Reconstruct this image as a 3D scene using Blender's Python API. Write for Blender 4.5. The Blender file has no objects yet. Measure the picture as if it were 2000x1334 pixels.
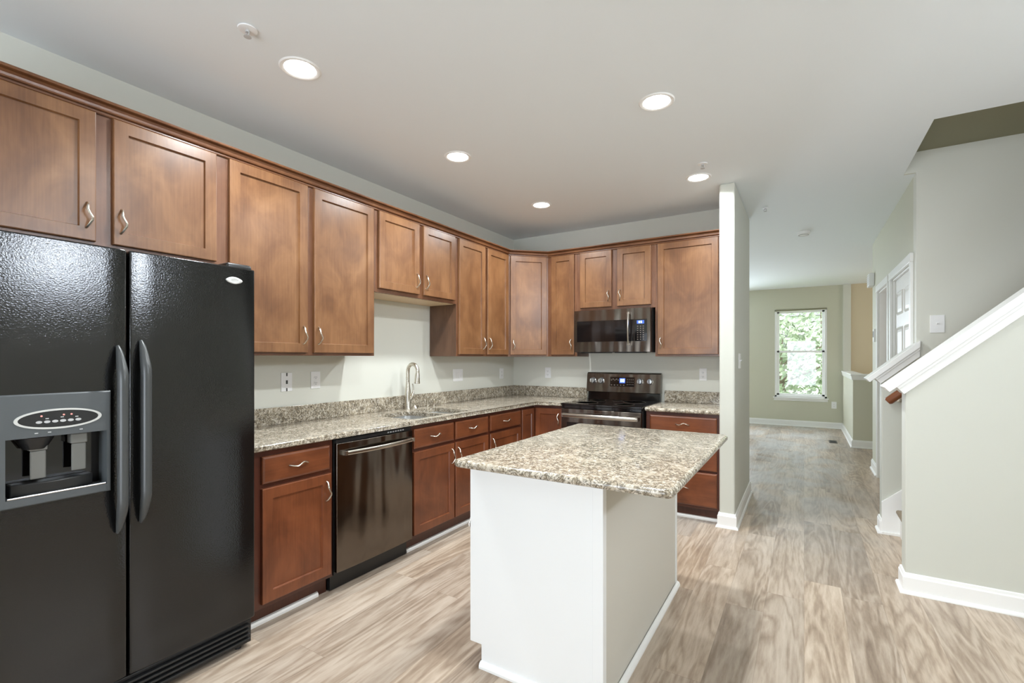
import bpy, bmesh, math, random
from mathutils import Vector, Matrix
random.seed(7)
PI = math.pi
sc = bpy.context.scene
COL = sc.collection

# ------------------------------------------------------------------ camera
cam = bpy.data.cameras.new('camera')
cam_o = bpy.data.objects.new('camera', cam)
COL.objects.link(cam_o)
cam_o.location = (0, 0, 1.3404)
cam_o.rotation_euler = (PI / 2, 0, math.radians(31.58))
cam.sensor_width = 36
cam.lens = 928.0 / 2000 * 36
cam.shift_y = 32.1 / 2000
cam.clip_start = 0.02
sc.camera = cam_o

# ------------------------------------------------------------------ world, colour management
w = bpy.data.worlds.new('sky')
sc.world = w
w.use_nodes = True
bg = w.node_tree.nodes['Background']
bg.inputs[0].default_value = (0.86, 0.93, 1.0, 1)
bg.inputs[1].default_value = 4.5
sc.view_settings.view_transform = 'Standard'
sc.view_settings.look = 'None'
sc.view_settings.gamma = 1
sc.view_settings.exposure = 0.12
sc.view_settings.use_curve_mapping = False
try:
    sc.cycles.max_bounces = 10
    sc.cycles.diffuse_bounces = 7
    sc.cycles.glossy_bounces = 4
    sc.cycles.transparent_max_bounces = 12
    sc.cycles.sample_clamp_indirect = 6
    sc.cycles.caustics_reflective = False
    sc.cycles.caustics_refractive = False
except Exception:
    pass

# ------------------------------------------------------------------ dimensions of the place
XL, YB, ZC = -2.893, 4.743, 2.719          # kitchen left wall, kitchen back wall, ceiling
XP1, XP2, YP, YP2 = -0.574, -0.462, 4.078, 5.26   # partition between kitchen and hall
YF = 10.87                                  # front wall of the far room
XD, YD2 = 0.71, 7.22                        # wall with the doors, its far end
YS, YK0, YK1 = 4.58, 3.492, 3.612           # stair back wall, near knee wall
XR, YR = 2.6, -2.4                          # dining side: right wall, rear wall


def area(name, loc, rot, sx, sy, power, col=(1, 1, 1), spread=PI, disk=False):
    l = bpy.data.lights.new(name, 'AREA')
    l.energy = power
    l.color = col
    l.spread = spread
    if disk:
        l.shape = 'DISK'
        l.size = sx
    else:
        l.shape = 'RECTANGLE'
        l.size = sx
        l.size_y = sy
    o = bpy.data.objects.new(name, l)
    o.location = loc
    o.rotation_euler = rot
    COL.objects.link(o)
    return o


DAY = (0.86, 0.96, 1.10)
# fill lights added at unseen openings, and one loose in the far stairwell
area('fill_patio_door', (-0.7, YR - 0.25, 1.15), (PI / 2, 0, 0), 2.3, 2.0, 66, DAY)  # light added at the unseen rear patio door
area('fill_right_transom', (XR + 0.16, 1.9, 2.44), (PI / 2, 0, PI / 2), 0.95, 0.34, 24, DAY, spread=math.radians(130))  # added for the refrigerator highlight and the upper left walls
area('fill_far_left_window', (-2.05, YF + 0.3, 1.45), (PI / 2, 0, PI), 0.9, 1.7, 150, DAY)  # added at an unseen window to brighten the far room
area('fill_stairwell_warm', (2.35, 9.8, 1.6), (PI / 2, 0, PI / 2), 1.0, 1.8, 10, (1.0, 0.93, 0.84))  # warm light added inside the stairwell

# ------------------------------------------------------------------ material helpers


def nt(name):
    m = bpy.data.materials.new(name)
    m.use_nodes = True
    return m, m.node_tree, m.node_tree.nodes, m.node_tree.links, m.node_tree.nodes['Principled BSDF']


def simple(name, col, rough=0.5, metal=0.0, spec=None, emit=None, es=1.0, bump=None):
    m, t, N, L, b = nt(name)
    b.inputs['Base Color'].default_value = (*col, 1)
    b.inputs['Roughness'].default_value = rough
    b.inputs['Metallic'].default_value = metal
    if spec is not None:
        b.inputs['Specular IOR Level'].default_value = spec
    if emit:
        b.inputs['Emission Color'].default_value = (*emit, 1)
        b.inputs['Emission Strength'].default_value = es
    # a light procedural variation of roughness so that nothing is perfectly uniform
    tc = N.new('ShaderNodeTexCoord')
    n = N.new('ShaderNodeTexNoise')
    n.inputs['Scale'].default_value = bump[0] if bump else 9
    n.inputs['Detail'].default_value = 4
    L.new(tc.outputs['Object'], n.inputs['Vector'])
    mr = N.new('ShaderNodeMapRange')
    mr.inputs['To Min'].default_value = max(0.02, rough - 0.03)
    mr.inputs['To Max'].default_value = min(1, rough + 0.03)
    L.new(n.outputs['Fac'], mr.inputs['Value'])
    L.new(mr.outputs[0], b.inputs['Roughness'])
    if bump:
        bp = N.new('ShaderNodeBump')
        bp.inputs['Strength'].default_value = bump[1]
        bp.inputs['Distance'].default_value = bump[2]
        L.new(n.outputs['Fac'], bp.inputs['Height'])
        L.new(bp.outputs[0], b.inputs['Normal'])
    return m


def ramp(N, stops, mode='LINEAR'):
    r = N.new('ShaderNodeValToRGB')
    r.color_ramp.interpolation = mode
    e = r.color_ramp.elements
    while len(e) > 1:
        e.remove(e[-1])
    e[0].position = stops[0][0]
    e[0].color = (*stops[0][1], 1)
    for p, c in stops[1:]:
        x = e.new(p)
        x.color = (*c, 1)
    return r


def mapping(N, L, src, scale, loc=(0, 0, 0)):
    mp = N.new('ShaderNodeMapping')
    mp.inputs['Scale'].default_value = scale
    mp.inputs['Location'].default_value = loc
    L.new(src, mp.inputs['Vector'])
    return mp


def math_n(N, L, op, a, b=None, c=None):
    n = N.new('ShaderNodeMath')
    n.operation = op
    for i, v in enumerate((a, b, c)):
        if v is None:
            continue
        if isinstance(v, (int, float)):
            n.inputs[i].default_value = v
        else:
            L.new(v, n.inputs[i])
    return n.outputs[0]


def mixc(N, L, fac, a, b, mode='MIX'):
    n = N.new('ShaderNodeMix')
    n.data_type = 'RGBA'
    n.blend_type = mode
    for i, v in ((0, fac), (6, a), (7, b)):
        if isinstance(v, (int, float)):
            n.inputs[i].default_value = v
        elif isinstance(v, tuple):
            n.inputs[i].default_value = (*v, 1)
        else:
            L.new(v, n.inputs[i])
    return n.outputs[2]


def S(r, g, b):
    f = lambda c: ((c / 255 + 0.055) / 1.055) ** 2.4 if c > 10 else c / 255 / 12.92
    return (f(r), f(g), f(b))


def paint(name, col, rough=0.6):
    return simple(name, col, rough, bump=(160, 0.05, 0.002))


M = {}
M['wall'] = paint('wall_paint_sage', S(217, 217, 207))
M['wall_dimmed'] = paint('wall_paint_sage_dimmed', S(202, 203, 193))  # same sage paint, toned down for walls that catch strong light
M['wall_far'] = paint('wall_paint_far_room', S(204, 203, 184))
M['wall_tan'] = paint('wall_paint_tan', S(214, 200, 172))
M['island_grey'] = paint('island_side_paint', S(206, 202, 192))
M['olive_shade'] = paint('olive_painted_shade', S(140, 137, 112))  # olive darkened to stand for unlit shade
M['ceiling'] = paint('ceiling_paint', S(235, 240, 243), 0.8)
M['trim'] = simple('trim_white_semigloss', S(240, 240, 238), 0.35)
M['door_white'] = simple('door_white', S(236, 234, 230), 0.4)
M['door_pink'] = simple('door_warm_white', S(232, 216, 205), 0.45)
M['white_panel'] = simple('island_panel_white', S(236, 237, 236), 0.38)
M['plastic_white'] = simple('plastic_white', S(240, 240, 240), 0.35)
M['slot'] = simple('slot_dark', (0.06, 0.06, 0.055), 0.6)
M['black_plastic'] = simple('black_plastic', (0.012, 0.012, 0.012), 0.35)
M['grey_plastic'] = simple('grey_plastic', S(80, 84, 86), 0.38)
M['black_glass'] = simple('black_glass', (0.006, 0.005, 0.005), 0.06, spec=0.6)
M['nickel'] = simple('brushed_nickel', S(206, 199, 186), 0.27, 1.0)
M['steel'] = simple('sink_steel', S(205, 205, 203), 0.38, 0.85)
M['knob_silver'] = simple('knob_silver', S(225, 228, 232), 0.2, 0.9)
M['chrome'] = simple('chrome', S(220, 222, 225), 0.08, 1.0)
M['badge'] = simple('badge_silver', S(215, 215, 212), 0.3, 0.4)
M['clearplastic'] = simple('smoked_plastic', S(112, 112, 108), 0.15)
M['lamp'] = simple('lamp_glow', (1, 1, 1), 0.5, emit=(1.0, 0.99, 0.96), es=14)
M['blue_led'] = simple('display_blue', (0.0, 0.01, 0.05), 0.3, emit=(0.10, 0.22, 1.0), es=0.9)
M['white_led'] = simple('display_digits', (0.5, 0.6, 1), 0.3, emit=(0.65, 0.82, 1.0), es=2.2)
M['red_led'] = simple('indicator_red', (0.5, 0.2, 0.18), 0.3, emit=(1.0, 0.35, 0.3), es=0.7)
M['legend'] = simple('legend_white', S(190, 190, 190), 0.5)
M['legend_dim'] = simple('legend_dim', S(110, 100, 90), 0.5)
M['maple'] = simple('raw_maple', S(222, 196, 160), 0.5)
M['carpet'] = simple('stair_carpet', S(186, 170, 148), 0.95, bump=(700, 0.8, 0.01))
M['bronze_vent'] = simple('vent_bronze', (0.03, 0.022, 0.016), 0.45, 0.4)
M['grass'] = simple('grass', S(120, 150, 90), 0.9)
M['bark'] = simple('bark', S(110, 96, 80), 0.9)
M['siding'] = simple('house_siding', S(238, 238, 236), 0.7)
M['roofing'] = simple('roof_shingle', S(140, 138, 136), 0.9)
M['asphalt'] = simple('asphalt', S(150, 150, 150), 0.9)


def leaf_mat():
    m, t, N, L, b = nt('tree_leaves')
    oi = N.new('ShaderNodeTexCoord')
    n = N.new('ShaderNodeTexNoise')
    n.inputs['Scale'].default_value = 2.2
    L.new(oi.outputs['Object'], n.inputs['Vector'])
    r = ramp(N, [(0.3, S(96, 112, 84)), (0.5, S(138, 152, 120)), (0.7, S(188, 198, 172))])
    L.new(n.outputs['Fac'], r.inputs[0])
    L.new(r.outputs[0], b.inputs['Base Color'])
    b.inputs['Roughness'].default_value = 0.6
    return m


M['leaf'] = leaf_mat()


def glass_mat(name='window_glass', refl=0.045):
    m, t, N, L, b = nt(name)
    out = N['Material Output']
    tr = N.new('ShaderNodeBsdfTransparent')
    gl = N.new('ShaderNodeBsdfGlossy')
    gl.inputs['Roughness'].default_value = 0.02
    mx = N.new('ShaderNodeMixShader')
    mx.inputs[0].default_value = refl
    L.new(tr.outputs[0], mx.inputs[1])
    L.new(gl.outputs[0], mx.inputs[2])
    L.new(mx.outputs[0], out.inputs['Surface'])
    return m


M['glass'] = glass_mat()


def wood_mat(name, horizontal=False, tint=1.0, dark=False, cols=None):
    m, t, N, L, b = nt(name)
    tc = N.new('ShaderNodeTexCoord')
    oi = N.new('ShaderNodeObjectInfo')
    off = N.new('ShaderNodeVectorMath')
    off.operation = 'SCALE'
    cmb = N.new('ShaderNodeCombineXYZ')
    L.new(oi.outputs['Random'], cmb.inputs[0])
    L.new(oi.outputs['Random'], cmb.inputs[2])
    L.new(cmb.outputs[0], off.inputs[0])
    off.inputs['Scale'].default_value = 23.0
    add = N.new('ShaderNodeVectorMath')
    add.operation = 'ADD'
    L.new(tc.outputs['Object'], add.inputs[0])
    L.new(off.outputs[0], add.inputs[1])
    v = add.outputs[0]
    g = (1.0, 6, 5) if not horizontal else (4.5, 6, 1.0)
    blot = N.new('ShaderNodeTexNoise')          # cloudy maple figure
    blot.inputs['Scale'].default_value = 3.6
    blot.inputs['Detail'].default_value = 4
    blot.inputs['Roughness'].default_value = 0.55
    blot.inputs['Distortion'].default_value = 0.6
    mp = mapping(N, L, v, (1.5, 1.5, 1.0) if not horizontal else (1.0, 1.5, 1.5))
    L.new(mp.outputs[0], blot.inputs['Vector'])
    fine = N.new('ShaderNodeTexNoise')          # fine grain
    fine.inputs['Scale'].default_value = 40
    fine.inputs['Detail'].default_value = 3
    mp2 = mapping(N, L, v, (3.0, 3.0, 0.12) if not horizontal else (0.12, 3.0, 3.0))
    L.new(mp2.outputs[0], fine.inputs['Vector'])
    k = tint
    c = [S(84, 53, 32), S(110, 73, 45), S(128, 89, 57), S(149, 110, 75)]
    if dark:
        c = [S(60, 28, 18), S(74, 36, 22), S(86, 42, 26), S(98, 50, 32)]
    if cols:
        c = cols
    r = ramp(N, [(0.28, c[0]), (0.45, c[1]), (0.58, c[2]), (0.78, c[3])])
    mixf = math_n(N, L, 'MULTIPLY_ADD', fine.outputs['Fac'], 0.34, -0.17)
    vary = math_n(N, L, 'MULTIPLY_ADD', oi.outputs['Random'], 0.10, -0.05)
    fac = math_n(N, L, 'ADD', math_n(N, L, 'ADD', blot.outputs['Fac'], mixf), vary)
    fac = math_n(N, L, 'MULTIPLY_ADD', fac, 0.62, 0.20)
    L.new(fac, r.inputs[0])
    L.new(r.outputs[0], b.inputs['Base Color'])
    b.inputs['Roughness'].default_value = 0.34
    b.inputs['Specular IOR Level'].default_value = 0.5
    b.inputs['Coat Weight'].default_value = 0.25
    b.inputs['Coat Roughness'].default_value = 0.25
    bp = N.new('ShaderNodeBump')
    bp.inputs['Strength'].default_value = 0.04
    bp.inputs['Distance'].default_value = 0.002
    L.new(fine.outputs['Fac'], bp.inputs['Height'])
    L.new(bp.outputs[0], b.inputs['Normal'])
    return m


M['wood'] = wood_mat('stained_maple')
BASE_SHADEC = [S(76, 38, 20), S(104, 56, 31), S(122, 68, 39), S(140, 84, 50)]  # same maple, redder and darker for the shade on base cabinets
M['wood_base_shaded'] = wood_mat('stained_maple_base_shaded', cols=BASE_SHADEC)
M['wood_h'] = wood_mat('stained_maple_horizontal', True, cols=BASE_SHADEC)
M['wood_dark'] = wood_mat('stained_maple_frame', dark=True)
M['wood_crown'] = wood_mat('stained_maple_crown', True, cols=[S(84, 50, 30), S(100, 62, 38), S(114, 74, 46), S(130, 88, 56)])
M['wood_frame'] = wood_mat('stained_maple_face_frame', cols=[S(78, 46, 30), S(98, 62, 40), S(112, 74, 50), S(128, 90, 64)])
M['wood_side'] = wood_mat('cabinet_side_laminate', cols=[S(66, 44, 32), S(84, 58, 42), S(98, 70, 52), S(112, 82, 62)])
M['rail'] = simple('rail_wood', S(122, 70, 40), 0.3)


def granite():
    m, t, N, L, b = nt('granite')
    tc = N.new('ShaderNodeTexCoord')
    v = tc.outputs['Object']
    n1 = N.new('ShaderNodeTexNoise')
    n1.inputs['Scale'].default_value = 48
    n1.inputs['Detail'].default_value = 5
    n1.inputs['Roughness'].default_value = 0.62
    n1.inputs['Distortion'].default_value = 0.9
    L.new(mapping(N, L, v, (1, 1.35, 1)).outputs[0], n1.inputs['Vector'])
    base = ramp(N, [(0.32, S(120, 108, 90)), (0.43, S(160, 148, 128)), (0.52, S(190, 180, 162)), (0.66, S(214, 207, 194))])
    L.new(n1.outputs['Fac'], base.inputs[0])
    # thin ridged veins, dark grey-brown
    n2 = N.new('ShaderNodeTexNoise')
    n2.inputs['Scale'].default_value = 36
    n2.inputs['Detail'].default_value = 4
    n2.inputs['Distortion'].default_value = 1.6
    L.new(mapping(N, L, v, (1, 1, 1), (3, 1, 2)).outputs[0], n2.inputs['Vector'])
    rid = math_n(N, L, 'ABSOLUTE', math_n(N, L, 'SUBTRACT', n2.outputs['Fac'], 0.5))
    msk = ramp(N, [(0.0, (1, 1, 1)), (0.03, (0.85, 0.85, 0.85)), (0.07, (0, 0, 0))])
    L.new(rid, msk.inputs[0])
    n3 = N.new('ShaderNodeTexNoise')
    n3.inputs['Scale'].default_value = 11
    L.new(mapping(N, L, v, (1, 1, 1), (9, 4, 2)).outputs[0], n3.inputs['Vector'])
    gate = ramp(N, [(0.34, (0, 0, 0)), (0.46, (1, 1, 1))])
    L.new(n3.outputs['Fac'], gate.inputs[0])
    f1 = math_n(N, L, 'MULTIPLY', math_n(N, L, 'MULTIPLY', msk.outputs[0], gate.outputs[0]), 0.85)
    c1 = mixc(N, L, f1, base.outputs[0], S(82, 73, 60))
    # black mica specks
    n4 = N.new('ShaderNodeTexNoise')
    n4.inputs['Scale'].default_value = 75
    n4.inputs['Detail'].default_value = 2
    L.new(mapping(N, L, v, (1, 1, 1), (5, 8, 1)).outputs[0], n4.inputs['Vector'])
    sp = ramp(N, [(0.66, (0, 0, 0)), (0.71, (1, 1, 1))])
    L.new(n4.outputs['Fac'], sp.inputs[0])
    c2 = mixc(N, L, math_n(N, L, 'MULTIPLY', sp.outputs[0], 0.9), c1, S(52, 48, 42))
    L.new(c2, b.inputs['Base Color'])
    b.inputs['Roughness'].default_value = 0.14
    b.inputs['Specular IOR Level'].default_value = 0.5
    return m


M['granite'] = granite()


def floor_mat():
    m, t, N, L, b = nt('vinyl_plank_floor')
    tc = N.new('ShaderNodeTexCoord')
    sep = N.new('ShaderNodeSeparateXYZ')
    L.new(tc.outputs['Object'], sep.inputs[0])
    X, Y = sep.outputs[0], sep.outputs[1]
    PW, PL = 0.182, 1.22
    xs = math_n(N, L, 'DIVIDE', X, PW)
    row = math_n(N, L, 'FLOOR', xs)
    wn = N.new('ShaderNodeTexWhiteNoise')
    wn.noise_dimensions = '1D'
    L.new(row, wn.inputs['W'])
    ys = math_n(N, L, 'ADD', math_n(N, L, 'DIVIDE', Y, PL), math_n(N, L, 'MULTIPLY', wn.outputs['Value'], 9.0))
    colm = math_n(N, L, 'FLOOR', ys)
    idv = N.new('ShaderNodeCombineXYZ')
    L.new(row, idv.inputs[0])
    L.new(colm, idv.inputs[1])
    wn2 = N.new('ShaderNodeTexWhiteNoise')
    wn2.noise_dimensions = '3D'
    L.new(idv.outputs[0], wn2.inputs['Vector'])
    rnd = wn2.outputs['Value']
    gv = N.new('ShaderNodeCombineXYZ')
    L.new(X, gv.inputs[0])
    L.new(math_n(N, L, 'MULTIPLY', Y, 0.11), gv.inputs[1])
    L.new(math_n(N, L, 'MULTIPLY', rnd, 40.0), gv.inputs[2])
    # cathedral figure: warped rings
    warp = N.new('ShaderNodeTexNoise')
    warp.inputs['Scale'].default_value = 5.0
    warp.inputs['Detail'].default_value = 3
    warp.inputs['Distortion'].default_value = 1.0
    L.new(gv.outputs[0], warp.inputs['Vector'])
    ring = math_n(N, L, 'FRACT', math_n(N, L, 'MULTIPLY', warp.outputs['Fac'], 9.0))
    ring = math_n(N, L, 'ABSOLUTE', math_n(N, L, 'SUBTRACT', ring, 0.5))
    fine = N.new('ShaderNodeTexNoise')
    fine.inputs['Scale'].default_value = 55
    fine.inputs['Detail'].default_value = 5
    fine.inputs['Roughness'].default_value = 0.65
    L.new(gv.outputs[0], fine.inputs['Vector'])
    broad = N.new('ShaderNodeTexNoise')
    broad.inputs['Scale'].default_value = 7
    broad.inputs['Detail'].default_value = 3
    L.new(gv.outputs[0], broad.inputs['Vector'])
    g = math_n(N, L, 'ADD', math_n(N, L, 'MULTIPLY', ring, 0.30), math_n(N, L, 'MULTIPLY', fine.outputs['Fac'], 0.44))
    g = math_n(N, L, 'ADD', g, math_n(N, L, 'MULTIPLY', broad.outputs['Fac'], 0.42))
    r = ramp(N, [(0.30, S(132, 114, 98)), (0.44, S(162, 144, 126)), (0.56, S(186, 170, 153)), (0.72, S(204, 190, 174))])
    L.new(g, r.inputs[0])
    tone = ramp(N, [(0.0, (0.76, 0.755, 0.75)), (0.35, (0.89, 0.88, 0.87)), (0.7, (1.0, 0.985, 0.96)), (1.0, (1.08, 1.05, 1.0))])
    L.new(rnd, tone.inputs[0])
    c = mixc(N, L, 1.0, r.outputs[0], tone.outputs[0], 'MULTIPLY')
    # seams
    fx = math_n(N, L, 'FRACT', xs)
    fy = math_n(N, L, 'FRACT', ys)
    ex = math_n(N, L, 'LESS_THAN', math_n(N, L, 'MINIMUM', fx, math_n(N, L, 'SUBTRACT', 1.0, fx)), 0.007)
    ey = math_n(N, L, 'LESS_THAN', math_n(N, L, 'MINIMUM', fy, math_n(N, L, 'SUBTRACT', 1.0, fy)), 0.0011)
    seam = math_n(N, L, 'MULTIPLY', math_n(N, L, 'MAXIMUM', ex, ey), 0.28)
    c = mixc(N, L, seam, c, S(96, 78, 62))
    # dusty smears and window glare, painted as pale haze into the hall floor
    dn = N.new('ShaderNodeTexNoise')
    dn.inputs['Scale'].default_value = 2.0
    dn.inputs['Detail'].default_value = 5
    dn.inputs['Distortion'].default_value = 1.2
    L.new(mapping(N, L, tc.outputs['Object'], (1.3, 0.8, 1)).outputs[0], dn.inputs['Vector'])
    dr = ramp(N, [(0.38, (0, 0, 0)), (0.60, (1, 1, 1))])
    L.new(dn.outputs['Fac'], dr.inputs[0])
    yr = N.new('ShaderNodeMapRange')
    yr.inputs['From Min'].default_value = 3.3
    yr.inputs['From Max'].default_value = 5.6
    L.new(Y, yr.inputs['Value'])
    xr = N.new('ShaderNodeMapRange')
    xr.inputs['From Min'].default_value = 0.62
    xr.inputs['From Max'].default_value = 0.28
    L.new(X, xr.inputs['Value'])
    dust_glare = math_n(N, L, 'MULTIPLY', math_n(N, L, 'MULTIPLY', dr.outputs[0], yr.outputs[0]), xr.outputs[0])
    c = mixc(N, L, math_n(N, L, 'MULTIPLY', dust_glare, 0.5), c, S(196, 200, 200))
    L.new(c, b.inputs['Base Color'])
    rr = math_n(N, L, 'MULTIPLY_ADD', fine.outputs['Fac'], 0.14, 0.30)
    rr = math_n(N, L, 'ADD', rr, math_n(N, L, 'MULTIPLY', dust_glare, 0.15))
    L.new(rr, b.inputs['Roughness'])
    b.inputs['Specular IOR Level'].default_value = 0.5
    bp = N.new('ShaderNodeBump')
    bp.inputs['Strength'].default_value = 0.12
    bp.inputs['Distance'].default_value = 0.003
    L.new(fine.outputs['Fac'], bp.inputs['Height'])
    L.new(bp.outputs[0], b.inputs['Normal'])
    return m


M['floor'] = floor_mat()


def black_stainless(name, col, rough=0.19, wave=0.9):
    m, t, N, L, b = nt(name)
    tc = N.new('ShaderNodeTexCoord')
    b.inputs['Base Color'].default_value = (*col, 1)
    b.inputs['Metallic'].default_value = 1.0
    n = N.new('ShaderNodeTexNoise')            # horizontal brushing
    n.inputs['Scale'].default_value = 60
    n.inputs['Detail'].default_value = 3
    L.new(mapping(N, L, tc.outputs['Object'], (0.05, 1, 6)).outputs[0], n.inputs['Vector'])
    mr = N.new('ShaderNodeMapRange')
    mr.inputs['To Min'].default_value = rough - 0.04
    mr.inputs['To Max'].default_value = rough + 0.04
    L.new(n.outputs['Fac'], mr.inputs['Value'])
    L.new(mr.outputs[0], b.inputs['Roughness'])
    b.inputs['Anisotropic'].default_value = 0.6
    tg = N.new('ShaderNodeTangent')
    tg.direction_type = 'RADIAL'
    tg.axis = 'Z'
    L.new(tg.outputs[0], b.inputs['Tangent'])
    wv = N.new('ShaderNodeTexNoise')           # slight oil canning of the sheet
    wv.inputs['Scale'].default_value = 5.0
    wv.inputs['Detail'].default_value = 1
    L.new(mapping(N, L, tc.outputs['Object'], (1.6, 1, 0.35)).outputs[0], wv.inputs['Vector'])
    bp2 = N.new('ShaderNodeBump')
    bp2.inputs['Strength'].default_value = wave
    bp2.inputs['Distance'].default_value = 0.02
    L.new(wv.outputs['Fac'], bp2.inputs['Height'])
    L.new(bp2.outputs[0], b.inputs['Normal'])
    return m


M['bss'] = black_stainless('black_stainless', S(116, 108, 100))
M['bss_light'] = black_stainless('black_stainless_bar', S(184, 178, 168), 0.24, 0.0)


def fridge_black():
    m, t, N, L, b = nt('fridge_textured_black')
    tc = N.new('ShaderNodeTexCoord')
    vo = N.new('ShaderNodeTexNoise')
    vo.inputs['Scale'].default_value = 200
    vo.inputs['Detail'].default_value = 2
    L.new(tc.outputs['Object'], vo.inputs['Vector'])
    bp = N.new('ShaderNodeBump')
    bp.inputs['Strength'].default_value = 0.35
    bp.inputs['Distance'].default_value = 0.0011
    L.new(vo.outputs['Fac'], bp.inputs['Height'])
    L.new(bp.outputs[0], b.inputs['Normal'])
    b.inputs['Base Color'].default_value = (0.006, 0.006, 0.0058, 1)
    b.inputs['Roughness'].default_value = 0.11
    b.inputs['Specular IOR Level'].default_value = 0.6
    return m


M['fridge'] = fridge_black()
M['fridge_side'] = simple('fridge_cabinet_black', (0.012, 0.012, 0.012), 0.4)
M['fridge_handle'] = simple('fridge_handle_grey', S(66, 68, 68), 0.33)

# ------------------------------------------------------------------ mesh helpers


class MB:
    def __init__(self):
        self.bm = bmesh.new()

    def poly(self, pts):
        vs = [self.bm.verts.new(p) for p in pts]
        return self.bm.faces.new(vs)

    def box(self, x0, x1, y0, y1, z0, z1, bev=0.0, seg=2):
        bm = self.bm
        v = [bm.verts.new((x, y, z)) for x in (x0, x1) for y in (y0, y1) for z in (z0, z1)]
        fs = [bm.faces.new([v[i] for i in q]) for q in
              ((0, 1, 3, 2), (4, 6, 7, 5), (0, 4, 5, 1), (2, 3, 7, 6), (0, 2, 6, 4), (1, 5, 7, 3))]
        if bev > 0:
            es = set(e for f in fs for e in f.edges)
            bmesh.ops.bevel(bm, geom=list(es), offset=bev, segments=seg, affect='EDGES', profile=0.5)
        return self

    def cyl(self, p0, p1, r0, r1=None, n=24, cap=True):
        return self.tube([p0, p1], [r0, r0 if r1 is None else r1], n, cap)

    def tube(self, pts, rad, n=12, cap=True, flat=None):
        bm = self.bm
        P = [Vector(p) for p in pts]
        R = rad if isinstance(rad, (list, tuple)) else [rad] * len(P)
        rings = []
        up = None
        for i, p in enumerate(P):
            a = P[max(i - 1, 0)]
            b = P[min(i + 1, len(P) - 1)]
            d = (b - a).normalized()
            if up is None:
                up = Vector((0, 0, 1)) if abs(d.z) < 0.9 else Vector((1, 0, 0))
            s = d.cross(up)
            if s.length < 1e-6:
                s = d.cross(Vector((0, 1, 0)))
            s.normalize()
            u = s.cross(d).normalized()
            up = u
            fl = flat if flat else (1, 1)
            rings.append([bm.verts.new(p + s * math.cos(2 * PI * k / n) * R[i] * fl[0] + u * math.sin(2 * PI * k / n) * R[i] * fl[1]) for k in range(n)])
        for a, b in zip(rings, rings[1:]):
            for k in range(n):
                bm.faces.new((a[k], a[(k + 1) % n], b[(k + 1) % n], b[k]))
        if cap:
            bm.faces.new(rings[0][::-1])
            bm.faces.new(rings[-1])
        return self

    def lathe(self, prof, c=(0, 0, 0), axis='z', n=32, sx=1, sy=1):
        bm = self.bm
        rings = []
        for r, h in prof:
            ring = []
            for k in range(n):
                a = 2 * PI * k / n
                x, y = r * math.cos(a) * sx, r * math.sin(a) * sy
                if axis == 'z':
                    p = (c[0] + x, c[1] + y, c[2] + h)
                elif axis == 'y':
                    p = (c[0] + x, c[1] + h, c[2] + y)
                else:
                    p = (c[0] + h, c[1] + x, c[2] + y)
                ring.append(bm.verts.new(p))
            rings.append(ring)
        for a, b in zip(rings, rings[1:]):
            for k in range(n):
                bm.faces.new((a[k], a[(k + 1) % n], b[(k + 1) % n], b[k]))
        if prof[0][0] > 1e-5:
            bm.faces.new(rings[0][::-1])
        if prof[-1][0] > 1e-5:
            bm.faces.new(rings[-1])
        return self

    def prism(self, pts, h0, h1, plane='xy'):
        """extrude a polygon: plane 'xy' -> along z, 'xz' -> along y, 'yz' -> along x"""
        bm = self.bm

        def P(a, b, h):
            return (a, b, h) if plane == 'xy' else ((a, h, b) if plane == 'xz' else (h, a, b))
        lo = [bm.verts.new(P(a, b, h0)) for a, b in pts]
        hi = [bm.verts.new(P(a, b, h1)) for a, b in pts]
        n = len(pts)
        for i in range(n):
            bm.faces.new((lo[i], lo[(i + 1) % n], hi[(i + 1) % n], hi[i]))
        bm.faces.new(lo[::-1])
        bm.faces.new(hi)
        return self

    def sweep(self, path, prof, side=1):
        """prof: closed list of (offset, z); path: xy points; side=+1 offsets to the right of travel"""
        bm = self.bm
        P = [Vector((p[0], p[1])) for p in path]
        rings = []
        for i, p in enumerate(P):
            ns = []
            if i > 0:
                d = (P[i] - P[i - 1]).normalized()
                ns.append(Vector((d.y, -d.x)) * side)
            if i < len(P) - 1:
                d = (P[i + 1] - P[i]).normalized()
                ns.append(Vector((d.y, -d.x)) * side)
            if len(ns) == 2:
                b = (ns[0] + ns[1]).normalized()
                b = b / max(0.2, b.dot(ns[0]))
            else:
                b = ns[0]
            rings.append([bm.verts.new((p.x + b.x * o, p.y + b.y * o, z)) for o, z in prof])
        n = len(prof)
        for a, b in zip(rings, rings[1:]):
            for k in range(n):
                bm.faces.new((a[k], a[(k + 1) % n], b[(k + 1) % n], b[k]))
        bm.faces.new(rings[0][::-1])
        bm.faces.new(rings[-1])
        return self

    def loops(self, Ls, cap0=True, cap1=True):
        bm = self.bm
        rings = [[bm.verts.new(p) for p in l] for l in Ls]
        n = len(rings[0])
        for a, b in zip(rings, rings[1:]):
            for k in range(n):
                bm.faces.new((a[k], a[(k + 1) % n], b[(k + 1) % n], b[k]))
        if cap0:
            bm.faces.new(rings[0][::-1])
        if cap1:
            bm.faces.new(rings[-1])
        return self

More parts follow.
